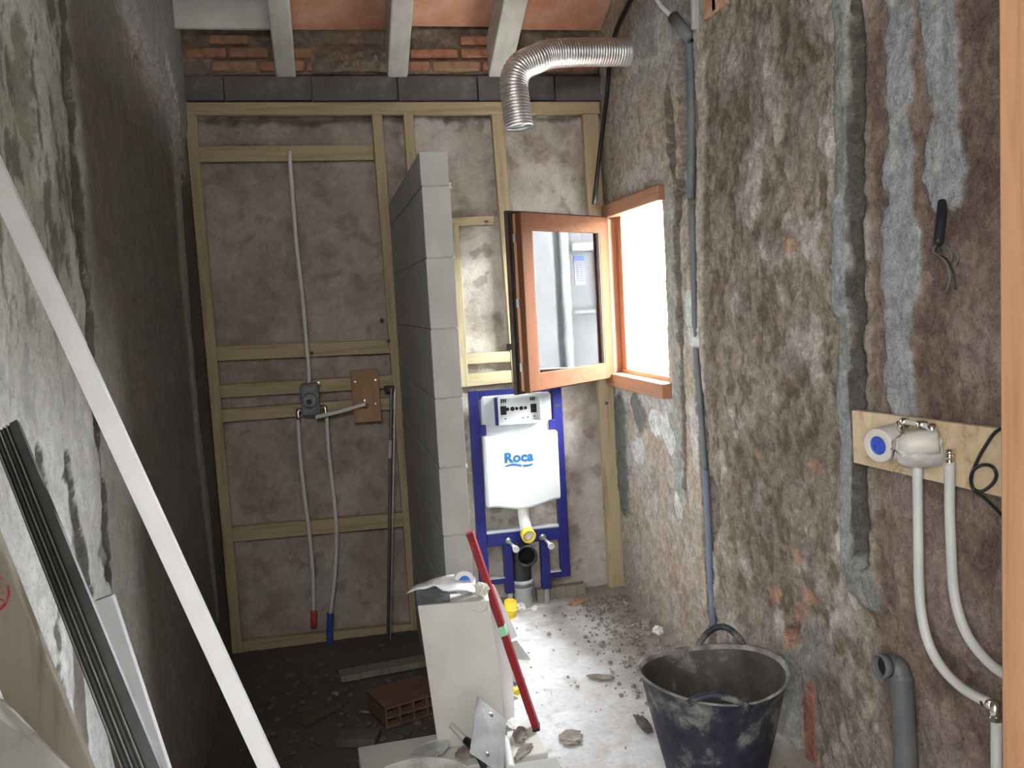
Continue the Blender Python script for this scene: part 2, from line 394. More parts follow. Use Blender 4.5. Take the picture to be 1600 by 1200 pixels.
patch(rw((1317, -60), (1320, 200), (1322, 400), (1327, 640)), .033, green_grey, 1, .006, .016, .7)
patch(rw((1318, 330), (1320, 470)), .046, grey, 1, .006, .016)
patch(rw((1328, 600), (1330, 760), (1333, 880)), .042, grey, 1, .006, .016, .7)
groove(rw((1339, -80), (1341, 300), (1345, 640), (1349, 880)), .021, .060, (.075, .07, .06), .95, .5)
patch(rw((1345, 905), (1358, 925)), .06, (.23, .23, .22), 1, .01, .012, 1.5)
patch(rw((1404, -80), (1408, 250), (1403, 500), (1415, 645)), .058, grey, 1, .006, .006, 1.8)
patch(rw((1462, -80), (1476, 170), (1474, 300)), .060, grey, 1, .006, .006, 1.8)
patch(rw((1415, 390), (1413, 440)), .075, grey, 1, .006, .006)
for x in (1396, 1412, 1470): patch(rw((x, 0), (x+3, 260)), .012, (.40, .41, .41), .6, .006, .003, 2)
# conduit chase and cracks near the window
groove(rw((1078, -60), (1081, 200), (1080, 330), (1085, 480), (1095, 640), (1103, 770), (1109, 900), (1116, 1020)), .040, .060, (.16, .14, .12), .7, 1.0)
groove(rw((1112, 765), (1114, 815)), .05, .04, (.12, .11, .10), .8)
groove(rw((1042, 150), (1048, 220), (1054, 290), (1060, 330)), .032, .05, (.13, .11, .095), .8, 1.6)
groove(rw((1066, 60), (1068, 170), (1064, 300)), .045, .035, (.18, .155, .13), .7, 2.5)
patch(rw((1092, -20), (1096, 200), (1092, 420), (1100, 600)), .035, (.42, .37, .33), .8, .01, .010, 1.2)
patch(rw((1046, 300), (1051, 460), (1058, 620), (1063, 770)), .040, (.34, .345, .32), 1, .006, .008, .6)
groove(rw((1058, 360), (1065, 560), (1069, 680), (1071, 760)), .020, .035, (.14, .125, .11), .8, 1.2)
patch(rw((1078, 470), (1084, 530)), .055, (.55, .56, .56), 1, .006, .006, 1.5)
patch(rw((1082, 640), (1088, 720)), .035, (.54, .52, .49), .9, .006, .004, 2.2)
patch(rw((1060, 780), (1062, 800)), .03, (.56, .55, .53), .9, .006, .003, 1.5)
patch(rw((995, 60), (1020, 40), (1050, 25), (1000, 95)), .12, (.33, .335, .325), .9, .02, .006, 1.2)
patch(rw((1030, 40), (1040, 70)), .07, (.52, .50, .47), .8, .01, .004, 2)
patch(rw((975, 110), (1000, 100), (1030, 92)), .03, (.50, .46, .42), .8, .01, .004, 2)
patch(rw((970, 290), (1035, 262)), .04, (.47, .44, .40), .7, .01, .002, 2)
# below the window
patch(rw((960, 612), (1052, 634)), .035, (.46, .46, .44), 1, .01, .004, 1)
patch(rw((1022, 655), (1040, 665), (1050, 690)), .065, (.60, .605, .61), 1, .006, .003, 2)
patch(rw((990, 700), (1002, 706)), .05, (.56, .56, .56), 1, .006, .003, 2.5)
patch(rw((970, 640), (974, 720), (978, 785)), .085, (.15, .155, .145), 1, .01, .014, 1.5)
patch(rw((996, 630), (1003, 655)), .065, (.16, .165, .155), 1, .01, .012, 2)
# bare brick showing through
for x, y, r in ((1240, 386, .022), (1184, 710, .018), (1268, 936, .024), (1226, 858, .020), (1272, 728, .016), (1197, 985, .02), (1240, 1000, .04),
                (1222, 505, .018), (1250, 870, .02), (1212, 930, .016), (1252, 960, .02)):
    patch(rw((x-5, y-2), (x+5, y+3)), r, (.40, .235, .165), .75, .006, .0, 2.0)
groove(rw((1234, 985), (1248, 1005)), .020, .03, (.20, .12, .09), .6, 2.5)
groove(rw((1105, 800), (1112, 850)), .02, .02, (.2, .15, .12), .6, 2.5)
patch(rw((1262, 1070), (1268, 1190)), .035, (.26, .11, .08), .9, .006, .004, .5)
patch(rw((1275, 1000), (1240, 1060), (1232, 1150)), .07, (.25, .25, .245), .7, .01, .004, 2)
patch(rw((1308, 843), (1312, 846)), .012, (.60, .58, .54), .9, .005, .003, 2)
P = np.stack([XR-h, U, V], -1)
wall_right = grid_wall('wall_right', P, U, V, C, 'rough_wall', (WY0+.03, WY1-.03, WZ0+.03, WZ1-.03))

# left wall: whitewashed and mouldy near the camera, smooth brown render further in; window-light edge partly painted into this split
U, V = np.meshgrid(axisc(YF, YB+.04, .0095), axisc(-.14, 3.2, .0095, 4.9), indexing='ij')
jag = .022*(fbm(U, V, 26, 3, 31.)-.5)+.05*(fbm(U, V, 5, 3, 38.)-.5)
n1 = fbm(U, V*.6, 6, 6, 22., .58); n2 = fbm(U*1.6, V*.45, 14, 5, 25., .62); n3 = fbm(U, V, 2.4, 4, 29.); n4 = fbm(U, V, 34, 4, 35., .65)
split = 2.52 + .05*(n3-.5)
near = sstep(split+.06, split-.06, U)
h = .016*(n1-.5)*(.25+.75*near) + .010*(n2-.5)*near + .007*(n4-.5)*near
C = np.zeros(U.shape+(3,)); C[:] = (.225, .198, .178)
C = mixc(C, (.26, .23, .205), sstep(.5, .65, n1)*.6)
cn = np.zeros_like(C); cn[:] = (.46, .455, .40)
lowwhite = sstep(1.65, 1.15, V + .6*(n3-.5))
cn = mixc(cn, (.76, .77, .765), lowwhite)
cn = mixc(cn, (.33, .31, .24), sstep(.52, .40, n1)*.55)
cn = mixc(cn, (.60, .60, .55), sstep(.54, .62, n1)*.6)
cn = mixc(cn, (.12, .11, .09), sstep(.42, .35, n2)*.8)
cn = mixc(cn, (.15, .14, .125), sstep(.57, .64, n4)*.75*sstep(.42, .55, n1)*(.3+.7*lowwhite))
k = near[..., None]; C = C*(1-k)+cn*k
pale = sstep(split+.30, split+.05, U+.08*(n1-.5))*sstep(1.9, 1.2, V)  # pale band carries the lit zone on to the shadow edge, in colour
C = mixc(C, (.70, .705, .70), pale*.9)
groove(lw((92, -60), (105, 120), (118, 280), (128, 400), (140, 520), (150, 640)), .034, .035, (.10, .09, .07), .85, 1.6)
groove(lw((150, 640), (160, 760), (172, 900), (186, 1000)), .016, .02, (.09, .08, .07), .9, 1.8)
groove(lw((105, 720), (122, 850), (136, 930)), .012, .014, (.08, .07, .06), .85, 2.2)
groove(lw((30, 60), (45, 180)), .02, .008, (.22, .20, .15), .7, 3)
groove(lw((165, 880), (180, 960), (200, 1100)), .02, .01, (.10, .095, .09), .6, 3)
groove(lw((60, 700), (64, 790), (68, 860)), .006, .012, (.10, .09, .08), .8, 2.5)
groove(lw((92, 1000), (88, 1060), (110, 1100)), .008, .010, (.10, .09, .08), .8, 3)
# broken plaster edge towards the back corner; its paleness is partly painted window light
edge = polydist(U, V, lw((176, -60), (205, 40), (238, 110), (268, 175), (285, 420), (305, 660), (340, 960)))
kk = sstep(.22, .02, edge+jag*2.5)*sstep(2.0, 2.5, V); C = mixc(C, (.46, .41, .36), kk*.85*sstep(.38, .55, n4)); h += .05*(n4-.4)*kk
kk = sstep(.075, .045, edge+jag*1.2); C = mixc(C, (.42, .38, .34), kk*.8); h += .012*kk
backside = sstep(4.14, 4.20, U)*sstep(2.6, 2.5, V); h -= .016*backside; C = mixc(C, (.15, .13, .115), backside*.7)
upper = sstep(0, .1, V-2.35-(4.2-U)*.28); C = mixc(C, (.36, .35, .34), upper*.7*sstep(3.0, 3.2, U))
C = mixc(C, (.62, .59, .52), sstep(.10, .05, polydist(U, V, lw((264, 110), (280, 190), (290, 250)))+jag*3)*sstep(.42, .5, n4)*.9)
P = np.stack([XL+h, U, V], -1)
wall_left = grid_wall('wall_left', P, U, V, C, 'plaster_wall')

# back wall
U, V = np.meshgrid(axisc(XL-.05, XR+.05, .011), axisc(-.14, 3.1, .011, 3.6), indexing='ij')
n1 = fbm(U, V, 5, 5, 52., .5); n2 = fbm(U+.5*V, V-.5*U, 13, 3, 55., .5); n3 = fbm(U, V, 2.5, 3, 59.)
h = .022*(n1-.5)+.010*(n2-.5)
C = np.zeros(U.shape+(3,)); C[:] = (.435, .38, .34)
C = mixc(C, (.60, .555, .52), sstep(.48, .64, n1)*.6); C = mixc(C, (.29, .24, .205), sstep(.48, .36, n1)*.5)
C = mixc(C, (.55, .51, .47), sstep(.56, .68, n2)*.5); C = mixc(C, (.22, .175, .145), sstep(.36, .26, n2)*.6)
C = mixc(C, (.30, .25, .21), sstep(.55, .65, n3)*.4)
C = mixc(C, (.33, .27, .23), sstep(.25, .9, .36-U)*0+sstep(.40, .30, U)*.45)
kk = sstep(.03, .0, np.abs(V-2.62-.02*(n1-.5)*3)+.03*(n2-.5)); C = mixc(C, (.10, .08, .07), kk*.8); h -= .01*kk
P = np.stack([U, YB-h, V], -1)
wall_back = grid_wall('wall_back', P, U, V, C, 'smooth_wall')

# floor
U, V = np.meshgrid(axisc(XL-.05, XR+.05, .014), axisc(YF-.1, YB+.05, .014), indexing='ij')
n1 = fbm(U, V, 4, 6, 72., .58); n2 = fbm(U, V, 16, 4, 75., .6)
h = .010*(n1-.5)+.006*(n2-.5)
C = np.zeros(U.shape+(3,)); C[:] = (.66, .665, .68)
C = mixc(C, (.52, .51, .50), sstep(.54, .44, n1)*.5); C = mixc(C, (.34, .31, .28), sstep(.34, .24, n2)*.5)
dirt = sstep(.55, .10, (XR-U)+.5*(n1-.5))*sstep(2.9, 3.4, V); C = mixc(C, (.25, .215, .185), dirt*.85)
dirt = sstep(.42, .08, (YB-V)+.4*(n1-.5)); C = mixc(C, (.27, .23, .20), dirt*.85); h += .02*dirt
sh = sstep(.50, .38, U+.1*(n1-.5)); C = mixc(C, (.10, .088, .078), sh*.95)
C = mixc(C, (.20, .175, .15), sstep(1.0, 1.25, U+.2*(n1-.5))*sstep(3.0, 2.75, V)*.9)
h = h - SUNK*sstep(3.10, 3.2, V)*sstep(.40, .36, U)
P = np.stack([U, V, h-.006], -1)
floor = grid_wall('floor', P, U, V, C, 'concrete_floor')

# window reveal through the thick outer wall
rv = MB(); X0, X1 = XR+.05, XR+.235
rv.box(X0, X1, WY1-.02, WY1+.25, WZ0-.3, WZ1+.3); rv.box(X0, X1, WY0-.25, WY0+.0, WZ0-.3, WZ1+.3)
rv.box(X0, X1, WY0-.02, WY1+.02, WZ1-.01, WZ1+.3); rv.box(X0, X1, WY0-.02, WY1+.02, WZ0-.3, WZ0+.01)
rv.build('reveal', 'pale_stone', wall_right)

# ceiling: sloping clay boards on whitewashed joists
ce = MB()
def roofz(y): return ROOF0 + (4.6-y)*SLOPE
y1, y2 = 4.9, 2.3
ce.hexa([(XL-.2, y1, roofz(y1)+.30), (XR+.2, y1, roofz(y1)+.30), (XR+.2, y2, roofz(y2)+.30), (XL-.2, y2, roofz(y2)+.30),
         (XL-.2, y1, roofz(y1)+.40), (XR+.2, y1, roofz(y1)+.40), (XR+.2, y2, roofz(y2)+.40), (XL-.2, y2, roofz(y2)+.40)])
ce.box(XL-.2, XR+.2, YF-.2, y2+.02, roofz(y2)+.28, roofz(y2)+.40)
ceiling = struct(ce.build('ceiling', 'clay'))
joist_x = []
for a, b, lab in ((430, 462, 'whitewashed roof joist nearest the left wall'), (606, 638, 'whitewashed roof joist in the middle, above the tall block partition'), (765, 800, 'whitewashed roof joist beside the silver duct')):
    p0, p1 = onY(a, 112, 4.6), onY(b, 112, 4.6); x0, x1 = p0[0], p1[0]; z0 = (p0[2]+p1[2])/2; joist_x.append((x0, x1))
    j = MB(); yb, yf = 4.64, 2.3; zb = z0-(4.64-4.6)*SLOPE; zf = z0+(4.6-yf)*SLOPE
    j.hexa([(x0, yb, zb), (x1, yb, zb), (x1, yf, zf), (x0, yf, zf), (x0, yb, zb+.20), (x1, yb, zb+.20), (x1, yf, zf+.20), (x0, yf, zf+.20)])
    o = j.build('roof_joist', 'white_joist', None, bev=.008); tag(o, lab, 'joist', 'whitewashed roof joists')
# clay boards lying across the joists, one bay at a time
bays = [(XL-.05, joist_x[0][0]+.02), (joist_x[0][1]-.02, joist_x[1][0]+.02), (joist_x[1][1]-.02, joist_x[2][0]+.02), (joist_x[2][1]-.02, XR+.05)]
for bi, (x0, x1) in enumerate(bays):
    y = (4.44, 4.62, 4.60, 4.62)[bi]
    for r in range(6):
        L = .27; ya, yb = y, y-L+.006
        off = .245 + random.uniform(-.008, .008); za, zb = roofz(ya)+off-.02, roofz(yb)+off-.02
        b_ = MB().hexa([(x0, ya, za), (x1, ya, za), (x1, yb, zb), (x0, yb, zb), (x0, ya, za+.04), (x1, ya, za+.04), (x1, yb, zb+.04), (x0, yb, zb+.04)])
        b_.build('clay_board', 'clay', ceiling, bev=.004)
        y -= L

# top of the back wall: brick courses, rough mortar and dark lintel blocks
def zpx(x, y, Y): return onY(x, y, Y)[2]
Yb = 4.66
course_y = [(57, 74), (76, 94), (96, 114)]
for ci, (ya, yb) in enumerate(course_y):
    z1, z0 = zpx(600, ya, Yb), zpx(600, yb, Yb); x = XL+.02 + (.0 if ci % 2 else .11)
    while x < XR-.02:
        L = random.choice((.20, .23, .26)); xe = min(x+L, XR-.01)
        xc = (x+xe)/2
        rough = .05 < xc < .42 and ci < 2
        if not rough and not (ci == 0 and random.random() < .3):
            d = random.uniform(-.012, .012)
            MB().box(x, xe-.014, Yb-.03+d, Yb+.10, z0+.006, z1-.004).build('brick', random.choice(('brick_red', 'brick_red', 'brick_dull')), wall_back, bev=.007)
        x = xe
mo = MB(); z0, z1 = zpx(600, 116, Yb), 3.2
def lump(u, v):
    return (0, -.035*float(fbm(np.array(u*9.), np.array(v*2.2), 2.0, 4, 81.)) + .01*math.sin(u*31)*math.cos(v*9), 0)
mo.sheet([(XL-.05, Yb+.02, z0), (XR+.05, Yb+.02, z0), (XR+.05, Yb+.02, z1), (XL-.05, Yb+.02, z1)], 160, 40, lump)
mo.build('mortar_bed', 'rough_mortar', wall_back, smooth=True)
mo = MB()
a, b_ = .03, .44
mo.sheet([(a, Yb-.02, z0), (b_, Yb-.02, z0), (b_, Yb-.02, z0+.26), (a, Yb-.02, z0+.26)], 60, 34,
         lambda u, v: (0, -.10*math.sin(math.pi*u)**.6*(1-v)**.5*math.sin(math.pi*min(1, v*1.5+.15))*float(.4+fbm(np.array(u*6.), np.array(v*4.), 2., 4, 33.)), 0))
mo.build('mortar_lump', 'rough_mortar', wall_back, smooth=True)
edges = [255, 350, 487, 621, 746, 866, 960]
for a, b_ in zip(edges[:-1], edges[1:]):
    z1, z0 = zpx((a+b_)/2, 119, Yb), zpx((a+b_)/2, 158, Yb)
    MB().box(onY(a, 140, Yb)[0]+.003, onY(b_, 140, Yb)[0]-.003, 4.648+random.uniform(-.004, .004), 4.76, z0, z1).build('lintel_block', 'dark_lintel', wall_back, bev=.005)
# white board closing the gap beside the left wall
p0, p1 = onY(262, -4, 4.50), onY(424, 46, 4.50)
o = MB().box(XL-.01, p1[0]+.02, 4.485, 4.515, p1[2], p0[2]).build('eaves_board', 'white_board', None, bev=.004)
tag(o, 'white horizontal board between left wall and the first joist', 'board')

# wall and doorway behind which the camera stands, and the hall it belongs to
fw = MB(); dx0, dx1, dz = -.62, 1.0, 2.75
fw.box(dx1, XR+.1, YF-.14, YF, 0, 4.9); fw.box(XL-.1, dx1, YF-.14, YF, dz, 4.9); fw.box(XL-.1, -.33, YF-.14, YF, 0, dz)  # last box: unseen strip added to keep the fill light off the shower
struct(fw.build('wall_front', 'hall_plaster'))
hx0, hx1, hy0 = -2.7, 2.1, -2.3
hf = MB().box(hx0, hx1, hy0, YF-.1, -.10, -.004); struct(hf.build('floor_hall', 'outdoor_ground'))
struct(MB().box(hx0-.1, hx0, hy0, YF, 0, 2.9).build('wall_hall_left', 'hall_plaster'))
struct(MB().box(hx1, hx1+.1, hy0, YF, 0, 2.9).build('wall_hall_right', 'hall_plaster'))
hb = MB().box(hx0, hx1, hy0-.1, hy0, 0, 2.9)
struct(hb.build('wall_hall_back', 'hall_plaster'))
struct(MB().box(hx0, XL, YF-.14, YF, 0, 2.9).add([], []).build('wall_hall_front', 'hall_plaster'))
struct(MB().box(hx0-.1, hx1+.1, hy0-.1, YF, 2.9, 3.0).build('ceiling_hall', 'hall_plaster'))

# partition of aerated blocks
PX0, PX1, PY0, PY1 = .363, .463, 3.125, 4.635
wp = MB().box(PX0+.005, PX1-.005, PY0+.006, PY1-.002, -.13, 2.17)
wall_partition = struct(wp.build('wall_partition', 'aerated_core'))
zz = [-.13] + [.06+.25*k for k in range(9)] + [2.18]
for k, (z0, z1) in enumerate(zip(zz[:-1], zz[1:])):
    y = PY0; first = True; jx = random.uniform(-.002, .002)
    while y < PY1-.01:
        L = (.32 if (k % 2 and first) else .62); ye = min(y+L, PY1); first = False
        MB().box(PX0+jx, PX1+jx, y+.001, ye-.002, z0+.002, z1-.002).build('block', 'aerated', wall_partition, bev=.003)
        y = ye
for k in range(1, len(zz)-1):
    g = MB(); 
    for q in range(3): g.rock((PX1+random.uniform(-.004, .002), PY0+random.uniform(.0, .01)+q*.004, zz[k]+random.uniform(-.008, .008)), .006)
    g.build('glue_blob', 'pale_rubble', wall_partition)

# ------------------------------------------------------------------ window: fixed frame in the wall
win = bpy.data.objects.new('window_1', None); link(win, None, (XR, (WY0+WY1)/2, WZ0)); struct(win)
fx0, fx1, fwd = XR-.035, XR+.05, .07
MB().box(fx0, fx1, WY0, WY1, WZ1-fwd, WZ1).build('head', 'cedar_y', win, bev=.004)
MB().box(fx0-.015, fx1, WY0, WY1, WZ0, WZ0+fwd).build('sill', 'cedar_y', win, bev=.004)
MB().box(fx0, fx1, WY1-fwd-.02, WY1, WZ0+fwd, WZ1-fwd).build('jamb', 'cedar_z', win, bev=.004)
MB().box(fx0+.055, fx1, WY0, WY0+.03, WZ0+fwd, WZ1-fwd).build('jamb', 'cedar_z', win, bev=.003)
MB().box(fx1-.025, fx1+.01, WY1-fwd-.10, WY1-fwd-.015, WZ0+fwd, WZ1-fwd).build('jamb_rebate', 'cedar_z', win, bev=.003)
MB().box(fx1-.03, fx1+.015, WY0+.03, WY1-.1, WZ0+fwd-.005, WZ0+fwd+.022).build('sill_rebate', 'cedar_y', win, bev=.003)
MB().box(fx1-.005, fx1+.03, WY0+.05, WY1-.15, WZ0+fwd+.02, WZ0+fwd+.035).build('drip_rail', 'zinc', win, bev=.003)
# opened sash, hinged on the far jamb
hin = np.array([1.515, 4.555]); fre = np.array([.935, 4.105])
dv = (fre-hin)/np.linalg.norm(fre-hin); SW = float(np.linalg.norm(fre-hin)); nv = np.array([-dv[1], dv[0]])
if nv[1] > 0: nv = -nv
sz0, sz1 = 1.205, 2.062
def sp(u, t, z): q = hin + dv*u + nv*t; return (q[0], q[1], z)
def sbox(mb, u0, u1, t0, t1, z0, z1):
    return mb.hexa([sp(u0, t0, z0), sp(u1, t0, z0), sp(u1, t1, z0), sp(u0, t1, z0), sp(u0, t0, z1), sp(u1, t0, z1), sp(u1, t1, z1), sp(u0, t1, z1)])
sash = thing('window_sash', sp(SW/2, 0, sz0), 'opened wooden window sash with glass pane and sticker', 'window sash')
fwid = .085
sbox(MB(), 0, SW, -.035, 0, sz0, sz0+fwid).build('bottom_rail', 'sash_x', sash, bev=.004)
sbox(MB(), 0, SW, -.035, 0, sz1-fwid, sz1).build('top_rail', 'sash_x', sash, bev=.004)
sbox(MB(), 0, fwid, -.035, .0005, sz0, sz1).build('stile', 'sash_z', sash, bev=.004)
sbox(MB(), SW-fwid, SW, -.035, .0005, sz0, sz1).build('stile', 'sash_z', sash, bev=.004)
# stepped lip and seals on the room side of the sash
lp = MB(); sbox(lp, SW-.06, SW-.004, -.055, -.034, sz0+.004, sz1-.004); sbox(lp, 0, SW-.06, -.055, -.034, sz0-.004, sz0+.05); sbox(lp, 0, SW-.06, -.055, -.034, sz1-.05, sz1+.004)
lp.build('rebate_lip', 'cedar_z', sash, bev=.003)
sl = MB(); sbox(sl, SW-.03, SW-.002, -.064, -.055, sz0, sz1); sl.build('seal', 'seal_brown', sash)
lp = MB(); sbox(lp, SW-.06, SW+.018, -.088, -.064, sz0-.012, sz1+.012); sbox(lp, 0, SW-.06, -.088, -.055, sz0-.012, sz0+.05); sbox(lp, 0, SW-.06, -.088, -.055, sz1-.05, sz1+.012)
lp.build('outer_lip', 'seal_brown', sash, bev=.004)
for z in (sz0+.12, (sz0+sz1)/2, sz1-.12): sbox(MB(), SW-.001, SW+.004, -.05, -.036, z-.02, z+.02).build('lock_plate', 'steel_edge', sash)
sbox(MB(), SW-.02, SW+.01, -.125, -.088, sz0+.205, sz0+.235).build('handle', 'black_plastic', sash, bev=.003)
for t in (-.016, -.036):
    sbox(MB(), fwid-.012, SW-.05, t-.004, t, sz0+fwid-.012, sz1-fwid+.012).build('pane', 'window_glass', sash)
for a_ in ((fwid-.001, fwid+.006, sz0+fwid, sz1-fwid), (SW-fwid-.006, SW-fwid+.001, sz0+fwid, sz1-fwid)): sbox(MB(), a_[0], a_[1], -.016, -.003, a_[2], a_[3]).build('glazing_bead', 'seal_brown', sash)
# sticker on the pane
su0, su1, sz_ = .215, .305, 1.71
stk = sbox(MB(), su0, su1, -.0165, -.0145, sz_, sz_+.150).build('sticker', 'sticker_white', sash)
sbox(MB(), su0, su1, -.0145, -.0138, sz_+.122, sz_+.150).build('sticker_header', 'sticker_blue', stk)
ik = MB()
for q in range(9):
    z = sz_+.112-q*.0115; u = su0+.006
    while u < su1-.012:
        L = random.uniform(.006, .022); sbox(ik, u, min(u+L, su1-.005), -.0145, -.0139, z, z+.0028); u += L+.005
for u in (su0+.03, su0+.062): sbox(ik, u, u+.0015, -.0145, -.0139, sz_+.02, sz_+.118)
ik.build('sticker_print', 'ink_grey', stk)

# outdoors: ground, facade opposite with a drainpipe, hedge
struct(MB().box(XR+.3, 30, -20, 40, -.5, -.4).build('ground_outside', 'outdoor_ground'))
fac = thing('facade_opposite', (3.8, 4, -.4), 'pale yard wall with drainpipe mirrored in the sash glass', 'building')
MB().box(3.8, 4.0, 1.0, 4.30, -.4, 2.35).build('facade_wall', 'facade_plaster', fac)
MB().box(3.9, 4.1, 4.30, 7.5, -.4, 2.30).build('facade_return', 'facade_dark', fac)
MB().tube([(3.84, 4.385, -.4), (3.84, 4.385, 1.35), (3.84, 4.385, 2.3)], .036, 16).build('drainpipe', 'facade_pipe', fac, smooth=True)
for z in (1.30, 1.62): MB().lathe([(.036, -.03), (.046, -.026), (.046, .026), (.036, .03)], (3.84, 4.385, z), seg=16).build('pipe_collar', 'facade_pipe', fac)
MB().box(3.86, 3.92, 4.45, 7.5, 1.52, 1.545).build('ledge', 'facade_pipe', fac)
MB().box(3.84, 3.92, 4.45, 7.5, 2.02, 2.08).build('cornice', 'facade_pipe', fac)
for k in range(4): MB().box(3.87, 3.92, 4.62+.35*k, 4.66+.35*k, 1.545, 2.02).build('shutter_stile', 'facade_pipe', fac)
hd = MB(); rg = random.Random(5)
for k in range(120): hd.rock((rg.uniform(4.5, 6.0), rg.uniform(11, 13), rg.uniform(-.4, 1.2)), rg.uniform(.15, .3), rng=rg)
o = hd.build('hedge', 'green_foliage'); tag(o, 'green hedge outdoors, glimpsed through the open window', 'hedge')

# ------------------------------------------------------------------ timber frame on the back wall
tf = thing('pine_battens', (.5, 4.66, 0), 'lattice of pale pine battens fixed along the back wall', 'battens')
def rail(xa, ya, xb, yb, hpx, name='rail', d=0.0):
    a = onY(xa, ya, 4.64+d); b = onY(xb, yb, 4.64+d); hh = hpx*4.64/1400/2
    MB().hexa([(a[0], 4.64+d, a[2]-hh), (b[0], 4.64+d, b[2]-hh), (b[0], 4.685+d, b[2]-hh), (a[0], 4.685+d, a[2]-hh),
               (a[0], 4.64+d, a[2]+hh), (b[0], 4.64+d, b[2]+hh), (b[0], 4.685+d, b[2]+hh), (a[0], 4.685+d, a[2]+hh)]).build(name, 'pine_x', tf, bev=.003)
def stud(xa, ya, xb, yb, wpx, name='stud', d=0.0):
    a = onY(xa, ya, 4.64+d); b = onY(xb, yb, 4.64+d); hh = wpx*4.64/1400/2
    MB().hexa([(b[0]-hh, 4.64+d, b[2]), (b[0]+hh, 4.64+d, b[2]), (b[0]+hh, 4.685+d, b[2]), (b[0]-hh, 4.685+d, b[2]),
               (a[0]-hh, 4.64+d, a[2]), (a[0]+hh, 4.64+d, a[2]), (a[0]+hh, 4.685+d, a[2]), (a[0]-hh, 4.685+d, a[2])]).build(name, 'pine_z', tf, bev=.003)
rail(286, 170, 937, 168, 19, 'top_rail', -.004)
stud(297, 178, 372, 1030, 16)
stud(589, 178, 652, 1010, 16, d=-.002)
stud(638, 178, 690, 940, 15)
stud(777, 178, 812, 620, 19)
stud(711, 350, 727, 605, 12)
stud(923, 178, 965, 922, 26, d=-.006)
for xa, ya, xb, yb, hp in ((306, 241, 584, 238, 23), (336, 553, 612, 541, 22), (342, 612, 614, 596, 20), (346, 650, 616, 630, 20), (360, 836, 634, 812, 23), (370, 1014, 646, 985, 22)):
    rail(xa, ya, xb, yb, hp, d=.004)
for xa, ya, xb, yb, hp in ((700, 347, 772, 343, 13), (716, 562, 800, 557, 17), (718, 596, 800, 588, 20)):
    rail(xa, ya, xb, yb, hp, d=.004)
# knots and screw heads
for x, y in ((487, 552), (596, 500), (607, 533), (728, 612), (760, 347), (948, 630)):
    c = onY(x, y, 4.633); MB().lathe([(.0, -.002), (.010, -.002), (.008, .0), (0, .0)], c, (0, -1, 0), 10).build('knot', 'brown_lath', tf)

# ------------------------------------------------------------------ flush frame for the wall-hung toilet
FY = 4.52
def fp(x, y, Y=FY): return onY(x, y, Y)
wx0, wx1 = .703, 1.203; pw = .052; fz1, fzb = 1.19, .148
wc = thing('flush_frame', ((wx0+wx1)/2, FY, 0), 'blue steel flush frame with white cistern against the back wall', 'toilet frame')
for x in (wx0, wx1-pw): MB().box(x, x+pw, FY, FY+.04, fzb, fz1).build('post', 'blue_paint', wc, bev=.004)
MB().box(wx0+pw, wx1-pw, FY+.004, FY+.04, fz1-.045, fz1-.002).build('top_bar', 'blue_paint', wc, bev=.004)
cz = .41
MB().box(wx0+pw, wx1-pw, FY-.004, FY+.04, cz-.052, cz+.014).build('cross_bar', 'blue_paint', wc, bev=.004)
MB().box(wx0+pw, wx1-pw, FY+.002, FY+.05, cz+.014, cz+.03).build('cross_lip', 'cistern_grey', wc, bev=.002)
for x in (fp(788, 880)[0], fp(846, 880)[0]):
    MB().box(x, x+.048, FY-.002, FY+.038, .09, cz-.052).build('inner_leg', 'blue_paint', wc, bev=.004)
    MB().box(x+.012, x+.036, FY+.006, FY+.030, .004, .10).build('foot', 'zinc', wc, bev=.002)
for x0, x1 in ((wx0+pw, fp(788, 880)[0]), (fp(846, 880)[0]+.048, wx1-pw)):
    MB().box(x0, x1, FY, FY+.038, fzb, fzb+.03).build('lower_bar', 'blue_paint', wc, bev=.003)
    MB().box(x0, x1, FY+.001, FY+.036, fzb+.03, fzb+.036).build('lower_lip', 'cistern_grey', wc)
for x in (wx0+pw-.006, wx1-pw-.028): MB().box(x, x+.034, FY-.012, FY+.03, .955, 1.01).build('bracket', 'blue_paint', wc, bev=.003)
MB().box(wx1-pw+.006, wx1-.016, FY-.003, FY, 1.075, 1.088).build('sticker', 'sticker_white', wc)
# cistern
cx0, cx1 = wx0+pw+.008, wx1-pw-.008
MB().box(cx0, cx1, FY+.0, FY+.09, .93, 1.165).build('cistern', 'cistern_grey', wc, bev=.015)
bx0, bx1, bz0, bz1 = fp(776, 640)[0], fp(844, 640)[0], 1.005, 1.155
bx = MB()
for a in ((bx0, bx1, bz0, bz0+.012), (bx0, bx1, bz1-.012, bz1), (bx0, bx0+.012, bz0+.012, bz1-.012), (bx1-.012, bx1, bz0+.012, bz1-.012)):
    bx.box(a[0], a[1], FY-.045, FY+.002, a[2], a[3])
acc = bx.build('access_box', 'cistern_white', wc, bev=.002)
MB().box(bx0-.012, bx0, FY-.035, FY, bz0, bz1-.006).build('box_side', 'blue_paint', acc)
bk = MB().box(bx0+.01, bx1-.01, FY-.012, FY-.006, bz0+.01, bz1-.01).build('box_back', 'cistern_white', acc)
hl = MB(); mx_ = (bx0+bx1)/2; mz = (bz0+bz1)/2+.004
for dx_, r in ((-.062, .010), (-.035, .012), (-.012, .009), (.012, .011), (.035, .009)): hl.lathe([(0, 0), (r, 0), (r, .002), (0, .002)], (mx_+dx_, FY-.014, mz), (0, 1, 0), 14)
for dx_ in (-.088, .075): hl.box(mx_+dx_-.012, mx_+dx_+.020, FY-.0145, FY-.012, mz-.028, mz+.018)
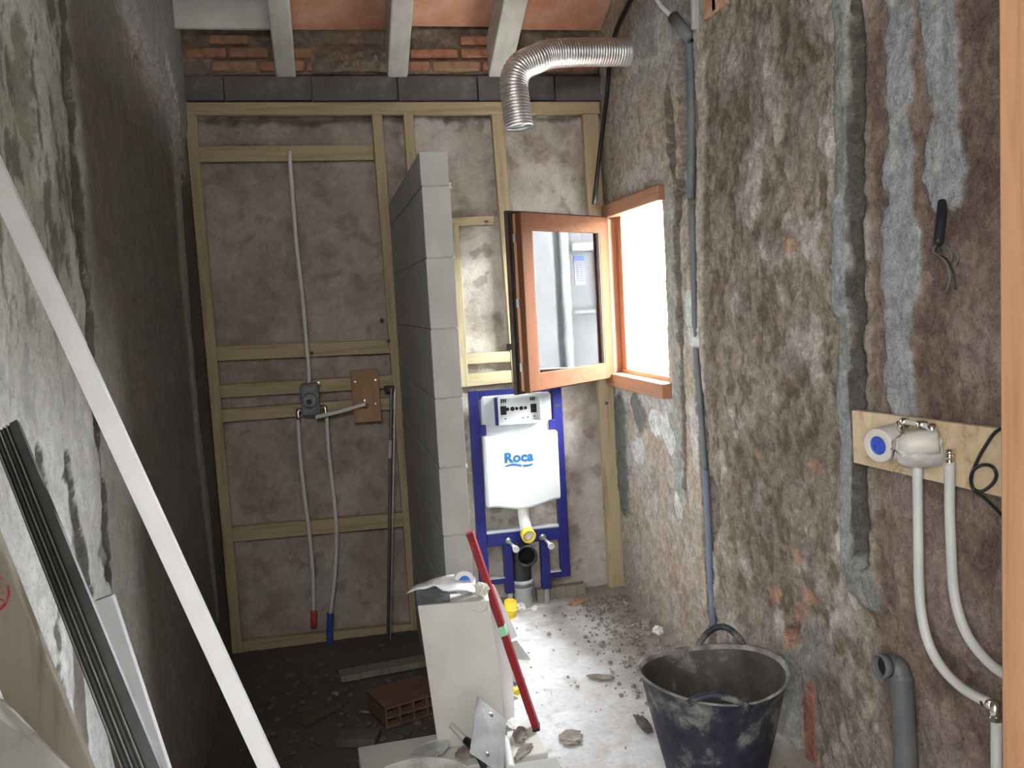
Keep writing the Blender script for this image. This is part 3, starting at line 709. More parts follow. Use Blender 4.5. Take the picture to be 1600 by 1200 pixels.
for dx_, dz_ in ((-.075, -.05), (.02, -.052), (.045, -.05), (.08, -.048)): hl.lathe([(0, 0), (.004, 0), (.004, .002), (0, .002)], (mx_+dx_, FY-.014, mz+dz_), (0, 1, 0), 8)
for dx_ in (-.09, -.08, -.07, .065, .075, .085): hl.box(mx_+dx_-.003, mx_+dx_+.003, FY-.0145, FY-.012, mz+.036, mz+.056)
hl.build('box_holes', 'hole_black', acc)
# big white cover with wavy lower edge
fr_ = MB(); nz = 28; x0, x1 = wx0+.055, wx1-.045; top = .955
ptsb = [(x0 + (x1-x0)*i/nz, .575 - .028*math.sin(math.pi*min(1, max(0, (i/nz-.08)/.84)))**1.5 + .012*(i/nz)) for i in range(nz+1)]
vs = [(x0, FY-.05, top), (x1, FY-.05, top+.0)] + [(x, FY-.05, z) for x, z in reversed(ptsb)]
k = len(vs); vs2 = [(x, FY-.0, z) for x, y, z in vs]
fr_.add(vs+vs2, [tuple(range(k)), tuple(range(k, 2*k))[::-1]] + [(i, (i+1) % k, (i+1) % k+k, i+k) for i in range(k)])
cover = fr_.build('cover', 'cistern_white', wc, bev=.012)
cu = bpy.data.curves.new('lettering', 'FONT'); cu.body = 'Roca'; cu.size = .072; cu.extrude = .0006; cu.offset = .0024; cu.align_x = 'CENTER'; cu.space_character = 1.06
tmp = bpy.data.objects.new('lettering_source', cu); COL.objects.link(tmp)
dg = bpy.context.evaluated_depsgraph_get(); me = bpy.data.meshes.new_from_object(tmp.evaluated_get(dg)); bpy.data.objects.remove(tmp)
me.materials.clear(); me.materials.append(MAT['logo_blue']); me.name = 'lettering'
lc = fp(811, 721, FY-.052); lt = bpy.data.objects.new('lettering', me); link(lt, cover, tuple(lc)); lt.rotation_euler = (math.pi/2, 0, 0); lt.scale = (1.02, 1, 1)
sw = MB(); n = 24; up = []; dn = []
for i in range(n+1):
    u = i/n; x = lc[0]-.075+.15*u; z = lc[2]-.020+.007*math.sin(u*2*math.pi)*(1 if u < .5 else .7)
    tt = .0055*(.55+.45*math.sin(math.pi*u)) if abs(u-.60) > .04 else .001
    up.append((x, lc[1], z+tt)); dn.append((x, lc[1], z-tt))
sw.add(up+dn, [(i, i+1, n+2+i, n+1+i) for i in range(n)]); sw.build('logo_swoosh', 'logo_blue', cover, solid=.001)
# flush pipe with yellow mouth
c0 = fp(817, 772); cE = fp(823, 834, FY-.06)
path = spline([(c0[0], FY+.01, .62), (c0[0], FY+.01, .54), (c0[0]+.003, FY+.0, .46), (c0[0]+.012, FY-.03, .405), (cE[0], FY-.075, cE[2]+.005)], 5)
MB().tube(path, [.036 if i < 3 else .031 for i in range(len(path))], 18).build('flush_pipe', 'white_pipe', wc, smooth=True)
dr = Vector((.1, -1, -.28)).normalized(); cc = Vector((cE[0], FY-.075, cE[2]+.003))
MB().lathe([(.030, -.01), (.037, -.008), (.038, .030), (.033, .032), (.032, .0), (.0, -.004)], cc, dr, 24).build('yellow_mouth', 'yellow_plastic', wc, smooth=True)
# waste bend
w0 = fp(822, 868, FY-.09)
path = spline([(w0[0], FY-.085, w0[2]), (w0[0], FY-.02, w0[2]-.004), (w0[0], FY+.03, w0[2]-.035), (w0[0]-.003, FY+.035, w0[2]-.10), (w0[0]-.004, FY+.03, .12)], 5)
wb = MB().tube(path, .050, 22, cap=False).build('waste_bend', 'black_plastic', wc, smooth=True, solid=.006)
MB().lathe([(.050, .0), (.058, .004), (.058, .022), (.052, .026), (.046, .024), (.045, .0)], (w0[0], FY-.085, w0[2]), (0, -1, 0), 26).build('rim', 'black_plastic', wb, smooth=True)
MB().lathe([(0, 0), (.047, 0)], (w0[0], FY-.03, w0[2]), (0, -1, 0), 20).build('bore', 'hole_black', wb)
px_, py_ = w0[0]-.004, FY+.03
MB().lathe([(.050, .004), (.050, .10), (.056, .104), (.056, .150), (.051, .155), (.044, .155)], (px_, py_, 0), (0, 0, 1), 26).build('soil_pipe', 'pale_pvc', wc, smooth=True)
MB().lathe([(.057, .118), (.061, .121), (.061, .136), (.057, .139)], (px_, py_, 0), (0, 0, 1), 26).build('soil_collar', 'grey_pvc', wc, smooth=True)
for (xa, ya, xb, yb) in ((793, 843, 806, 858), (846, 837, 861, 853)):
    a = fp(xa, ya, FY); b = fp(xb, yb, FY-.115)
    bl = MB().tube([a, b], .0085, 10).build('bolt', 'zinc', wc, smooth=True)
    d_ = (Vector(b)-Vector(a)).normalized(); MB().lathe([(0, -.006), (.017, -.006), (.018, .006), (0, .006)], b, d_, 14).build('bolt_cap', 'cistern_white', bl)
    MB().lathe([(0, -.004), (.019, -.004), (.019, .006), (0, .006)], Vector(a)+d_*.012, d_, 12).build('washer', 'zinc', bl)

# ------------------------------------------------------------------ shower fittings in the dark corner
def bpath(Y, *pts): return [onY(x, y, Y) for x, y in pts]
riser = MB().tube(spline(bpath(4.60, (452, 236), (456, 290), (463, 380), (472, 460), (478, 530), (482, 570), (483, 598)), 5), .0105, 10).build('shower_riser_pipe', 'white_pipe', None, smooth=True)
tag(riser, 'white pipe rising from the grey mixer box to the upper batten', 'pipe')
mxr = thing('shower_mixer', tuple(onY(486, 655, 4.6)), 'grey built-in shower mixer box on the lower battens', 'mixer')
a, b = onY(468, 600, 4.58), onY(501, 648, 4.58)
MB().box(a[0], b[0], 4.555, 4.635, b[2], a[2]).build('box', 'mixer_grey', mxr, bev=.018)
c = (Vector(a)+Vector(b))/2
MB().lathe([(0, .05), (.030, .05), (.036, .044), (.036, 0)], (c.x, 4.56, c.z), (0, -1, 0), 20).build('cartridge', 'mixer_grey', mxr)
MB().lathe([(0, .062), (.012, .062), (.014, .05)], (c.x-.004, 4.56, c.z-.006), (0, -1, 0), 14).build('spindle', 'black_plastic', mxr)
for x, y in ((466, 646), (508, 640)):
    q = onY(x, y, 4.59); MB().tube(spline([(c.x + (.045 if x > 486 else -.045), 4.6, q[2]+.01), (q[0], 4.595, q[2]+.012), (q[0], 4.59, q[2]-.03)], 5), .012, 10).build('elbow', 'chrome', mxr, smooth=True)
q = onY(498, 599, 4.57); MB().lathe([(0, .008), (.009, .006), (.011, 0)], q, (0, -1, 0), 12).build('screw', 'zinc', mxr)
lab = ('white supply pipe with red sleeve below the grey mixer box', 'white supply pipe with blue sleeve below the grey mixer box')
for i, (pts, sl_, m_) in enumerate((([(465, 650), (468, 700), (475, 770), (484, 840), (489, 900), (490, 957)], [(490, 955), (490, 980)], 'red_sleeve'),
                                     ([(510, 645), (514, 710), (523, 790), (526, 840), (523, 900), (516, 962)], [(516, 958), (515, 985), (516, 1030)], 'blue_sleeve'))):
    t = thing('supply_pipe', tuple(onY(*pts[-1], 4.6)), lab[i], 'pipe')
    MB().tube(spline(bpath(4.615, *pts), 5), .0105, 10).build('tube', 'white_pipe', t, smooth=True)
    MB().tube(bpath(4.615, *sl_), .017, 12).build('sleeve', m_, t, smooth=True)
a, b = onY(547, 579, 4.63), onY(596, 657, 4.63)
ob = thing('mounting_board', (.0, 4.62, b[2]), 'small brown plywood board screwed over the battens near the corner stud', 'board')
MB().box(a[0], b[0], 4.605, 4.628, b[2], a[2]).build('panel', 'dark_ply', ob, bev=.003)
for x, y in ((555, 597), (587, 594), (570, 626), (587, 631)):
    MB().lathe([(0, .004), (.006, .003), (.007, 0)], onY(x, y, 4.606), (0, -1, 0), 10).build('screw', 'zinc', ob)
q = onY(571, 633, 4.60); MB().lathe([(.008, .02), (.014, .018), (.016, 0)], q, (0, -1, 0), 12).build('outlet', 'chrome', ob)
o = MB().tube(spline(bpath(4.575, (493, 652), (510, 648), (535, 642), (558, 635), (571, 632)), 5), .011, 10).build('outlet_pipe', 'white_pipe', None, smooth=True)
tag(o, 'short white pipe from the mixer box to the small brown board', 'pipe')
rod = thing('slide_rod', tuple(onY(606, 985, 4.55)), 'thin dark steel rod leaning beside the corner stud', 'rod')
MB().bar(onY(611, 606, 4.60), onY(606, 1000, 4.50), .014, .020, (1, 0, 0)).build('rod', 'dark_steel', rod, bev=.003)
MB().bar(onY(617, 608, 4.598), onY(610, 1000, 4.498), .005, .008, (1, 0, 0)).build('edge', 'steel_edge', rod)
MB().bar(onY(609.5, 688, 4.574), onY(608.5, 716, 4.566), .018, .026, (1, 0, 0)).build('clip', 'cistern_grey', rod, bev=.003)
MB().box(*[v for v in (onY(600, 606, 4.6)[0], onY(616, 606, 4.6)[0])], 4.59, 4.62, onY(606, 612, 4.6)[2], onY(606, 603, 4.6)[2]).build('cap', 'black_plastic', rod)

# ------------------------------------------------------------------ flexible duct, cables, conduits
dc = onX(985, 82, XR)
pth = spline([(XR-.01, dc[1], dc[2]), (XR-.18, dc[1]-.02, dc[2]-.005), (XR-.40, dc[1]-.05, dc[2]-.02), tuple(onY(838, 92, 4.10)), tuple(onY(812, 106, 4.08)), tuple(onY(803, 130, 4.07)), tuple(onY(806, 160, 4.06)), tuple(onY(812, 200, 4.05))], 26)
# resample evenly so that the corrugation is regular
D = np.cumsum([0]+[np.linalg.norm(b-a) for a, b in zip(pth[:-1], pth[1:])]); n = int(D[-1]/.0035)
tq = np.linspace(0, D[-1], n); pth = [tuple(np.interp(t, D, [p[i] for p in pth]) for i in range(3)) for t in tq]
duct = thing('flexible_duct', tuple(dc), 'bent silver corrugated duct sticking out of the right wall', 'duct')
MB().tube(pth, [.064 + .0028*math.cos(i*math.pi/2) for i in range(n)], 36, cap=False).build('hose', 'aluminium_foil', duct, smooth=True)
MB().lathe([(.055, 0), (.072, .0), (.070, .02), (.066, .05)], (XR+.005, dc[1], dc[2]), (-1, .0, 0), 28).build('collar', 'aluminium_foil', duct, smooth=True)
o = MB().tube(spline([onX(993, -15, XR-.02), onX(975, 20, XR-.02), onX(962, 50, XR-.03), onX(953, 90, XR-.03), onX(948, 150, XR-.05), onX(938, 230, XR-.10), onX(930, 300, XR-.13), onX(928, 318, XR-.13)], 6), .011, 10).build('black_cable', 'black_plastic', None, smooth=True)
tag(o, 'black cable hanging down the back right corner behind the duct', 'cable')
cond = thing('wall_conduit', tuple(onX(1113, 985, XR)), 'grey plastic conduit running down the open chase right of the window', 'conduit')
MB().tube(spline([onX(x, y, XR-.0) for x, y in ((1076, 60), (1080, 130), (1081, 220), (1079, 310))], 6), .0185, 12).build('upper_run', 'grey_conduit', cond, smooth=True)
MB().tube(spline([onX(x, y, XR+.012) for x, y in ((1082, 320), (1084, 420), (1087, 540), (1095, 640), (1102, 740))], 6), .013, 12).build('middle_run', 'grey_conduit', cond, smooth=True)
MB().tube(spline([onX(x, y, XR-.002) for x, y in ((1102, 735), (1107, 820), (1110, 900), (1116, 985))], 6), .014, 12).build('lower_run', 'blue_conduit', cond, smooth=True)
sl_ = thing('cable_sleeve', tuple(onX(1065, 40, XR)), 'dark grey sleeve with white cable at the top of the right wall', 'cable sleeve')
MB().tube([onX(1052, 26, XR-.035), onX(1078, 60, XR-.01)], .024, 14).build('sleeve', 'grey_conduit', sl_, smooth=True, label='dark grey plastic sleeve')
MB().tube(spline([onX(1022, -10, XR-.06), onX(1032, 8, XR-.05), onX(1044, 20, XR-.04), onX(1058, 34, XR-.03)], 6), .010, 10).build('cable', 'white_pipe', sl_, smooth=True, label='white cable')
o = MB().bar(onX(1085, -30, XR-.02), onX(1087, 46, XR-.02), .025, .03, (0, 1, 0)).build('old_pipe_stub', 'pale_pvc', None, bev=.006); tag(o, 'pale grey pipe stub at the top of the conduit chase', 'pipe')
for xx, yy, s in ((1112, 12, 30), (1126, 2, 30)):
    p = onX(xx, yy, XR); MB().box(XR-.012, XR+.05, p[1]-.06, p[1]+.055, p[2]-.03, p[2]+.05).build('brick', 'brick_dull', wall_right, bev=.006)
# electrical stub with loose wires
st = thing('electrical_stub', tuple(onX(1468, 380, XR)), 'black conduit stub with loose wires above the plywood board', 'conduit')
MB().tube(spline([onX(1473, 316, XR-.005), onX(1470, 345, XR-.03), onX(1465, 382, XR-.05)], 6), .012, 14).build('stub', 'black_plastic', st, smooth=True)
for i, (pts, m_, r) in enumerate((([(1464, 380), (1458, 392), (1470, 402), (1480, 415), (1484, 435), (1479, 455)], 'grey_conduit', .0018), ([(1466, 380), (1462, 396), (1478, 404), (1489, 425), (1493, 453)], 'black_plastic', .0022),
                                   ([(1465, 382), (1478, 385), (1487, 398), (1483, 408), (1472, 400)], 'grey_conduit', .0018), ([(1464, 384), (1490, 390), (1497, 402), (1492, 416)], 'grey_conduit', .0016))):
    MB().tube(spline([onX(x, y, XR-.05+.006*i) for x, y in pts], 6), r, 8).build('wire', m_, st, smooth=True)

# ------------------------------------------------------------------ plywood board with basin mixer body
q4 = [onX(1340, 640, XR-.012), onX(1343, 722, XR-.012), onX(1600, 781, XR-.012), onX(1600, 672, XR-.012)]
pb = MB(); f4 = [Vector((XR-.032, p[1], p[2])) for p in q4]; b4 = [Vector((XR-.010, p[1], p[2])) for p in q4]
o = pb.hexa([f4[1], f4[2], b4[2], b4[1], f4[0], f4[3], b4[3], b4[0]]).build('plywood_board', 'plywood', None, bev=.002)
tag(o, 'long pale plywood board screwed to the right wall', 'board')
XB = XR-.032
bm_ = thing('basin_mixer', tuple(onX(1440, 700, XB)), 'wall mixer body under plastic caps on the plywood board', 'mixer')
c = onX(1404, 688, XB)
cap = MB().lathe([(.024, .080), (.026, .086), (.044, .086), (.047, .082), (.048, 0)], c, (-1, -.30, -.05), 30).build('protection_cap', 'cream_plastic', bm_, smooth=True, bev=.002)
MB().lathe([(0, .080), (.021, .080), (.025, .083), (.025, .076)], c, (-1, -.30, -.05), 24).build('cap_face', 'cap_blue', cap)
c2 = onX(1458, 700, XB)
bg_ = MB().lathe([(.0, .10), (.03, .095), (.046, .07), (.052, .035), (.050, 0)], c2, (-1, .15, 0), 24)
bg_.v = [tuple(np.array(p)+np.array([random.uniform(-.004, .004) for _ in range(3)])) for p in bg_.v]
bg_.build('plastic_bag', 'bag_plastic', bm_, smooth=True)
a = np.array(onX(1436, 694, XB-.055))
MB().tube([a+(.035, -.03, .008), a+(.01, -.005, .004), a+(-.02, .012, .0), a+(-.032, .020, -.002), a+(-.040, .025, -.003)], [.030, .033, .033, .027, .012], 20).build('spout_cap', 'cream_plastic', bm_, smooth=True)
tb = [onX(x, y, XB-.03) for x, y in ((1407, 662), (1414, 659), (1440, 664), (1452, 668), (1456, 676))]
MB().tube(spline(tb, 5), .008, 10).build('link_tube', 'cream_plastic', bm_, smooth=True)
for (x0, y0, x1, y1) in ((1411, 659, 1417, 660.5), (1437, 663, 1445, 665)):
    MB().tube([onX(x0, y0, XB-.03), onX(x1, y1, XB-.03)], .012, 14).build('nut', 'chrome', bm_, smooth=True)
MB().tube([onX(1406, 660, XB-.03), onX(1408, 674, XB-.02)], .010, 12).build('tail', 'chrome', bm_, smooth=True)
MB().tube([onX(1455, 664, XB-.03), onX(1459, 684, XB-.02)], .010, 12).build('tail', 'chrome', bm_, smooth=True)
MB().tube([onX(1433, 706, XB-.055), onX(1433, 722, XB-.055)], .014, 14).build('union', 'cream_plastic', bm_, smooth=True)
n_ = MB().tube([onX(1484, 702, XB-.025), onX(1484, 726, XB-.025)], .0085, 14).build('union', 'chrome', bm_, smooth=True)
for y in (704, 712, 720): MB().tube([onX(1484, y, XB-.025), onX(1484, y+4, XB-.025)], .012, 14).build('ring', 'chrome', n_, smooth=True)
# supply hoses
for pts, lab, X in (([(1433, 716), (1434, 780), (1435, 850), (1436, 910), (1440, 960), (1452, 1008), (1474, 1046), (1505, 1076), (1545, 1099)], 'left pale plastic hose dropping from the mixer and curving right', XB-.045),
                 ([(1484, 722), (1484, 790), (1486, 850), (1489, 910), (1497, 955), (1513, 995), (1540, 1030), (1572, 1055), (1610, 1072)], 'right pale plastic hose dropping from the mixer behind the wooden post', XB-.025)):
    o = MB().tube(spline([onX(x, y, X) for x, y in pts], 7), .0125, 14).build('supply_hose', 'pex', None, smooth=True); tag(o, lab, 'hose', 'pale hoses below the mixer')
tj = thing('tee_joint', tuple(onX(1553, 1110, XB-.045)), 'metal tee joint and pipe at the end of the left hose', 'pipe joint')
X = XB-.045
MB().tube([onX(1538, 1096, X), onX(1552, 1103, X)], .013, 12).build('inlet', 'chrome', tj, smooth=True)
MB().tube([onX(1554, 1096, X), onX(1556, 1122, X)], .014, 12).build('body', 'chrome', tj, smooth=True)
MB().tube([onX(1556, 1120, X), onX(1557, 1127, X)], .017, 6).build('nut', 'chrome', tj)
MB().tube([onX(1557, 1125, X), onX(1557, 1300, X)], .0125, 14).build('pipe', 'pex', tj, smooth=True)
wp_ = thing('waste_pipe', tuple(onX(1418, 1200, XR)), 'dark grey waste pipe with open elbow low on the right wall', 'pipe')
X = XR-.03
path = spline([onX(1384, 1040, X-.03), onX(1394, 1040, X-.01), onX(1404, 1049, X), onX(1409, 1075, X), onX(1413, 1140, X), onX(1420, 1290, X)], 8)
MB().tube(path, .030, 20, cap=False).build('tube', 'grey_pvc', wp_, smooth=True, solid=.004)
ax_ = Vector(path[0])-Vector(path[2])
MB().lathe([(.030, -.002), (.0335, -.002), (.0345, .022), (.030, .024), (.027, .02), (.026, -.01)], path[0], ax_, 24).build('socket', 'grey_pvc', wp_, smooth=True)
MB().lathe([(0, .006), (.027, .006)], path[0], ax_, 20).build('bore', 'hole_black', wp_)
MB().lathe([(.029, 0), (.032, .002), (.032, .02), (.029, .022)], path[18], Vector(path[19])-Vector(path[18]), 22).build('joint', 'grey_pvc', wp_, smooth=True)
cp = [(1585, 660), (1556, 675), (1538, 700), (1526, 722), (1518, 745), (1520, 762), (1533, 768), (1550, 757), (1557, 742), (1550, 729), (1534, 727), (1520, 736), (1517, 752), (1524, 768), (1540, 780), (1560, 800), (1590, 830)]
o = MB().tube(spline([onX(x, y, XB-.012-.010*math.sin(i*.8)) for i, (x, y) in enumerate(cp)], 6), .0042, 10).build('looped_cable', 'black_plastic', None, smooth=True)
tag(o, 'thin dark cable knotted in a loop over the plywood board', 'cable')

# wooden door post in the foreground
a, b = onY(1561, 300, 1.10), onY(1563, 900, 1.10); xl = (a[0]+b[0])/2
po = thing('door_post', (xl+.05, 1.05, 0), 'orange-brown wooden door post at the right edge', 'post')
MB().box(xl, xl+.022, 1.0, 1.10, 0, 3.0).build('lining', 'post_wood', po, bev=.004)
MB().box(xl+.020, xl+.10, 1.004, 1.10, 0, 3.0).build('body', 'post_wood', po, bev=.003)
o = MB().box(xl+.05, XR-.002, 1.02, 1.08, 0, 3.0)

# ------------------------------------------------------------------ rubber tub
tc_ = np.array([1.195, 2.70]); R1, R0, HT = .245, .165, .36
tub = thing('rubber_tub', (tc_[0], tc_[1], 0), 'dark blue rubber tub splashed with cement beside the right wall', 'tub')
seg = 64
def tubmesh(prof):
    mb = MB().lathe(prof, (tc_[0], tc_[1], 0), (0, 0, 1), seg); out = []
    for (x, y, z) in mb.v:
        dx, dy = x-tc_[0], y-tc_[1]; an = math.atan2(dy, dx); f = z/HT
        s = 1+.025*f*math.cos(2*an+.7)+.010*f*math.cos(3*an); out.append((tc_[0]+dx*s, tc_[1]+dy*s, z + .012*f*math.cos(2*an-.3)))
    mb.v = out; return mb
tubmesh([(0, .002), (R0-.01, .002), (R0, .010), (R0+.035, .16), (R1-.012, HT-.03), (R1, HT-.004), (R1+.004, HT)]).build('shell', 'rubber_tub', tub, smooth=True)
tubmesh([(R1+.004, HT), (R1+.002, HT+.006), (R1-.006, HT+.004), (R1-.012, HT-.010)]).build('rim', 'tub_rim', tub, smooth=True)
tubmesh([(R1-.010, HT-.006), (R1-.022, HT-.04), (R0+.02, .14), (R0-.008, .03), (0, .026)]).build('lining', 'tub_inside', tub, smooth=True)
def handle(an, hgt, lean, w_=.42):
    pts = []
    for k in range(13):
        t = k/12; a_ = an-w_+2*w_*t; r = R1+.004+lean*math.sin(math.pi*t); r *= 1+.025*math.cos(2*a_+.7)
        pts.append((tc_[0]+r*math.cos(a_), tc_[1]+r*math.sin(a_), HT-.012+.012*math.cos(2*a_-.3)+hgt*math.sin(math.pi*t)**.8))
    MB().tube(pts, .012, 12).build('handle', 'rubber_tub', tub, smooth=True)
handle(math.radians(250), .040, -.012, .40); handle(math.radians(58), .075, .01, .36)

# ------------------------------------------------------------------ blocks and tools in front of the partition
def obox(mb, c, ang, lx, ly, z0, z1, tilt=(0, 0)):
    ca, sa = math.cos(ang), math.sin(ang); P = []
    for z in (z0, z1):
        for u, v in ((-1, -1), (1, -1), (1, 1), (-1, 1)):
            x, y = u*lx/2, v*ly/2; P.append((c[0]+x*ca-y*sa+tilt[0]*(z-z0), c[1]+x*sa+y*ca+tilt[1]*(z-z0), z))
    return mb.hexa(P)
BZ = .11
o = obox(MB(), (.32, 2.93), .03, .625, .26, .003, BZ).build('lying_block', 'pale_block', None, bev=.005); tag(o, 'pale aerated block lying flat under the upright block', 'block')
o = obox(MB(), (.365, 2.655), -.02, .58, .26, .003, BZ-.004).build('lying_block', 'aerated', None, bev=.005); tag(o, 'grey aerated block lying flat under the steel float', 'block')
UA = math.radians(-7)
o = obox(MB(), (.405, 2.985), UA, .245, .10, BZ+.001, .625, (-.075, .0)).build('upright_block', 'pale_block', None, bev=.003); tag(o, 'pale block standing upright against the partition end', 'block')
TZ = .626
def ut(u, v, z=TZ):   # on top of the upright block
    c = np.array([.405-.075*(.625-BZ), 2.985]); return np.array([c[0]+u*math.cos(UA)-v*math.sin(UA), c[1]+u*math.sin(UA)+v*math.cos(UA), z])
nb = thing('nail_box', tuple(ut(-.07, 0)), 'clear plastic box of nails on the upright block', 'box')
obox(MB(), ut(-.068, .0), UA, .115, .085, TZ, TZ+.003).build('base', 'clear_plastic', nb)
bx = MB()
for (u, v, lx, ly) in ((-.068, -.0415, .115, .002), (-.068, .0415, .115, .002), (-.1245, 0, .002, .081), (-.0115, 0, .002, .081)): obox(bx, ut(u, v), UA, lx, ly, TZ+.003, TZ+.052)
bx.build('sides', 'clear_plastic', nb)
nl = MB(); rg = random.Random(2)
for k in range(70):
    c = ut(-.068+rg.uniform(-.035, .035), rg.uniform(-.022, .022), TZ+.006+rg.uniform(0, .026)); an = rg.uniform(0, 3.14); L = .016
    nl.tube([c-np.array([math.cos(an)*L, math.sin(an)*L, rg.uniform(-.004, .004)]), c+np.array([math.cos(an)*L, math.sin(an)*L, 0])], .0013, 5)
o = nl.build('nails', 'nail_steel', nb); o['kind'] = 'stuff'
pp = MB(); z = TZ+.056
pp.sheet([ut(-.16, -.055, z), ut(.075, -.065, z-.01), ut(.085, .06, z+.0), ut(-.11, .07, z)], 20, 14,
         lambda u, v: (0, 0, .022*math.exp(-((u-.52-.2*(v-.5))/.10)**2)*(1-.6*v)-.03*max(0, u-.6)*(1-v)*1.2 + .006*math.sin(9*u+4*v) - .016*max(0, .2-u)*3))
o = pp.build('paper_sheet', 'paper', None, smooth=True, solid=.0012); tag(o, 'creased white paper lying on the nail box', 'paper')
tp = thing('tape_roll', tuple(ut(.045, .062)), 'small white tape roll with blue core behind the paper', 'tape')
ctr = ut(.040, .034, TZ+.042)
MB().lathe([(.022, -.012), (.040, -.012), (.040, .012), (.022, .012), (.022, -.012)], ctr, (.25, -1, .3), 28).build('tape', 'tape_white', tp, smooth=True, bev=.002)
MB().lathe([(0, .0), (.022, .004), (.023, .013), (.020, .013)], ctr, (.25, -1, .3), 24).build('core', 'tape_blue', tp)
sb = MB(); rg = random.Random(9); cs = ut(.095, -.005, TZ+.024)
pts = []
for k in range(170):
    a1 = k*.75+rg.uniform(-.25, .25); a2 = k*.21; r = .026+rg.uniform(-.006, .004)
    pts.append(cs+np.array([r*1.15*math.cos(a1)*math.cos(a2), r*math.cos(a1)*math.sin(a2), r*.85*math.sin(a1)]))
sb.tube(pts, .0021, 5)
sb.tube(spline([ut(.08, -.03, TZ+.02), ut(.105, -.056, TZ+.012), ut(.11, -.066, TZ-.02), ut(.09, -.062, TZ-.032), ut(.068, -.064, TZ-.026)], 6), .0019, 5)
o = sb.build('string_ball', 'string_white', None, smooth=True); tag(o, 'tangled ball of white string on the upright block', 'string')
# spirit level
lv = thing('spirit_level', (.665, 2.99, BZ), 'red spirit level leaning on the partition corner', 'spirit level')
A, B = onY(838, 1140, 2.985), onY(735, 834, 3.09)
A[2] = max(A[2], BZ+.004)
dL = (Vector(B)-Vector(A)).normalized(); sd = Vector((1, -.25, 0)); sd = (sd-dL*sd.dot(dL)).normalized(); nn = dL.cross(sd)
MB().profile(A, B, [(-.012, -.026), (.012, -.026), (.012, .026), (-.012, .026)], tuple(sd)).build('body', 'level_red', lv, bev=.002)
for t0, t1 in ((.08, .2), (.30, .44), (.62, .9)):
    a_ = Vector(A).lerp(Vector(B), t0)-sd*.0125; b_ = Vector(A).lerp(Vector(B), t1)-sd*.0125
    MB().bar(a_, b_, .003, .030, tuple(sd)).build('side_recess', 'level_dark', lv)
c = Vector(A).lerp(Vector(B), .505)
MB().bar(c-dL*.018, c+dL*.018, .026, .054, tuple(sd)).build('vial', 'vial_green', lv, bev=.002)
for t in (0, 1):
    c = Vector(A).lerp(Vector(B), t); MB().bar(c-dL*.006, c+dL*.006, .027, .056, tuple(sd)).build('end_cap', 'black_plastic' if t == 0 else 'level_dark', lv, bev=.002)
# steel float leaning on the upright block
fl = thing('steel_float', tuple(onY(762, 1190, 2.66)), 'rectangular steel plastering float propped on the lying block', 'float')
c4 = [onY(746, 1087, 2.85), onY(791, 1124, 2.83), onY(787, 1212, 2.66), onY(734, 1176, 2.69)]
n_ = (Vector(c4[1])-Vector(c4[0])).cross(Vector(c4[3])-Vector(c4[0])).normalized()
if n_.y > 0: n_ = -n_
pl = MB().hexa([Vector(p) for p in c4] + [Vector(p)-n_*.0025 for p in c4]); pl.build('blade', 'float_steel', fl, bev=.001)
mid = [Vector(c4[0]).lerp(Vector(c4[1]), .5), Vector(c4[3]).lerp(Vector(c4[2]), .5)]
MB().bar(mid[0].lerp(mid[1], .15)-n_*.008, mid[0].lerp(mid[1], .85)-n_*.008, .02, .008, tuple(Vector(c4[1])-Vector(c4[0]))).build('mount', 'float_steel', fl)
MB().tube([mid[0].lerp(mid[1], .35)-n_*.035, mid[0].lerp(mid[1], .8)-n_*.035], .014, 14).build('handle', 'brown_lath', fl, smooth=True)
for q, rr in ((.14, .010), (.84, .009)):
    MB().lathe([(0, .003), (rr*.6, .0025), (rr, 0)], mid[0].lerp(mid[1], q), n_, 14).build('rivet', 'zinc', fl, smooth=True)
# pointing trowel
tw = thing('pointing_trowel', tuple(onZ(665, 1165, BZ+.02)), 'leaf shaped steel trowel lying left of the float', 'trowel')
def bz(x, y, dz=0.0): return onZ(x, y, BZ+.012+dz)
leaf = [bz(640, 1180), bz(652, 1166, .012), bz(672, 1158, .02), bz(692, 1153, .022), bz(704, 1152, .018), bz(702, 1165, .01), bz(692, 1177, .004), bz(672, 1184, 0)]
k = len(leaf); lb = MB().add([tuple(p) for p in leaf]+[(p[0], p[1], p[2]-.003) for p in leaf], [tuple(range(k)), tuple(range(k, 2*k))[::-1]]+[(i, (i+1) % k, (i+1) % k+k, i+k) for i in range(k)])
lb.build('blade', 'float_steel', tw, bev=.001)
MB().tube(spline([bz(684, 1176, .008), bz(680, 1184, .035), bz(676, 1190, .03)], 5), .006, 10).build('tang', 'zinc', tw, smooth=True)
MB().tube([bz(676, 1189, .03), bz(668, 1215, .02)], .014, 12).build('grip', 'pine_x', tw, smooth=True)
jt = thing('jointing_tool', tuple(onY(750, 1180, 2.76)), 'jointing tool with cream handle propped on the upright block', 'tool')
MB().tube([onY(704, 1132, 2.90), onY(727, 1156, 2.865)], .0095, 12).build('handle', 'cream_plastic', jt, smooth=True, bev=.003)
MB().tube([onY(727, 1156, 2.865), onY(738, 1164, 2.84), onY(752, 1186, 2.80), onY(756, 1200, 2.77)], [.013, .016, .014, .010], 12).build('ferrule', 'black_plastic', jt, smooth=True)
o = MB().tube(spline([bz(788, 1155, .02), bz(794, 1180, .02), bz(798, 1205, .02)], 5), .016, 14).build('white_tube', 'white_pipe', None, smooth=True); tag(o, 'white rounded tube right of the steel float', 'tube')
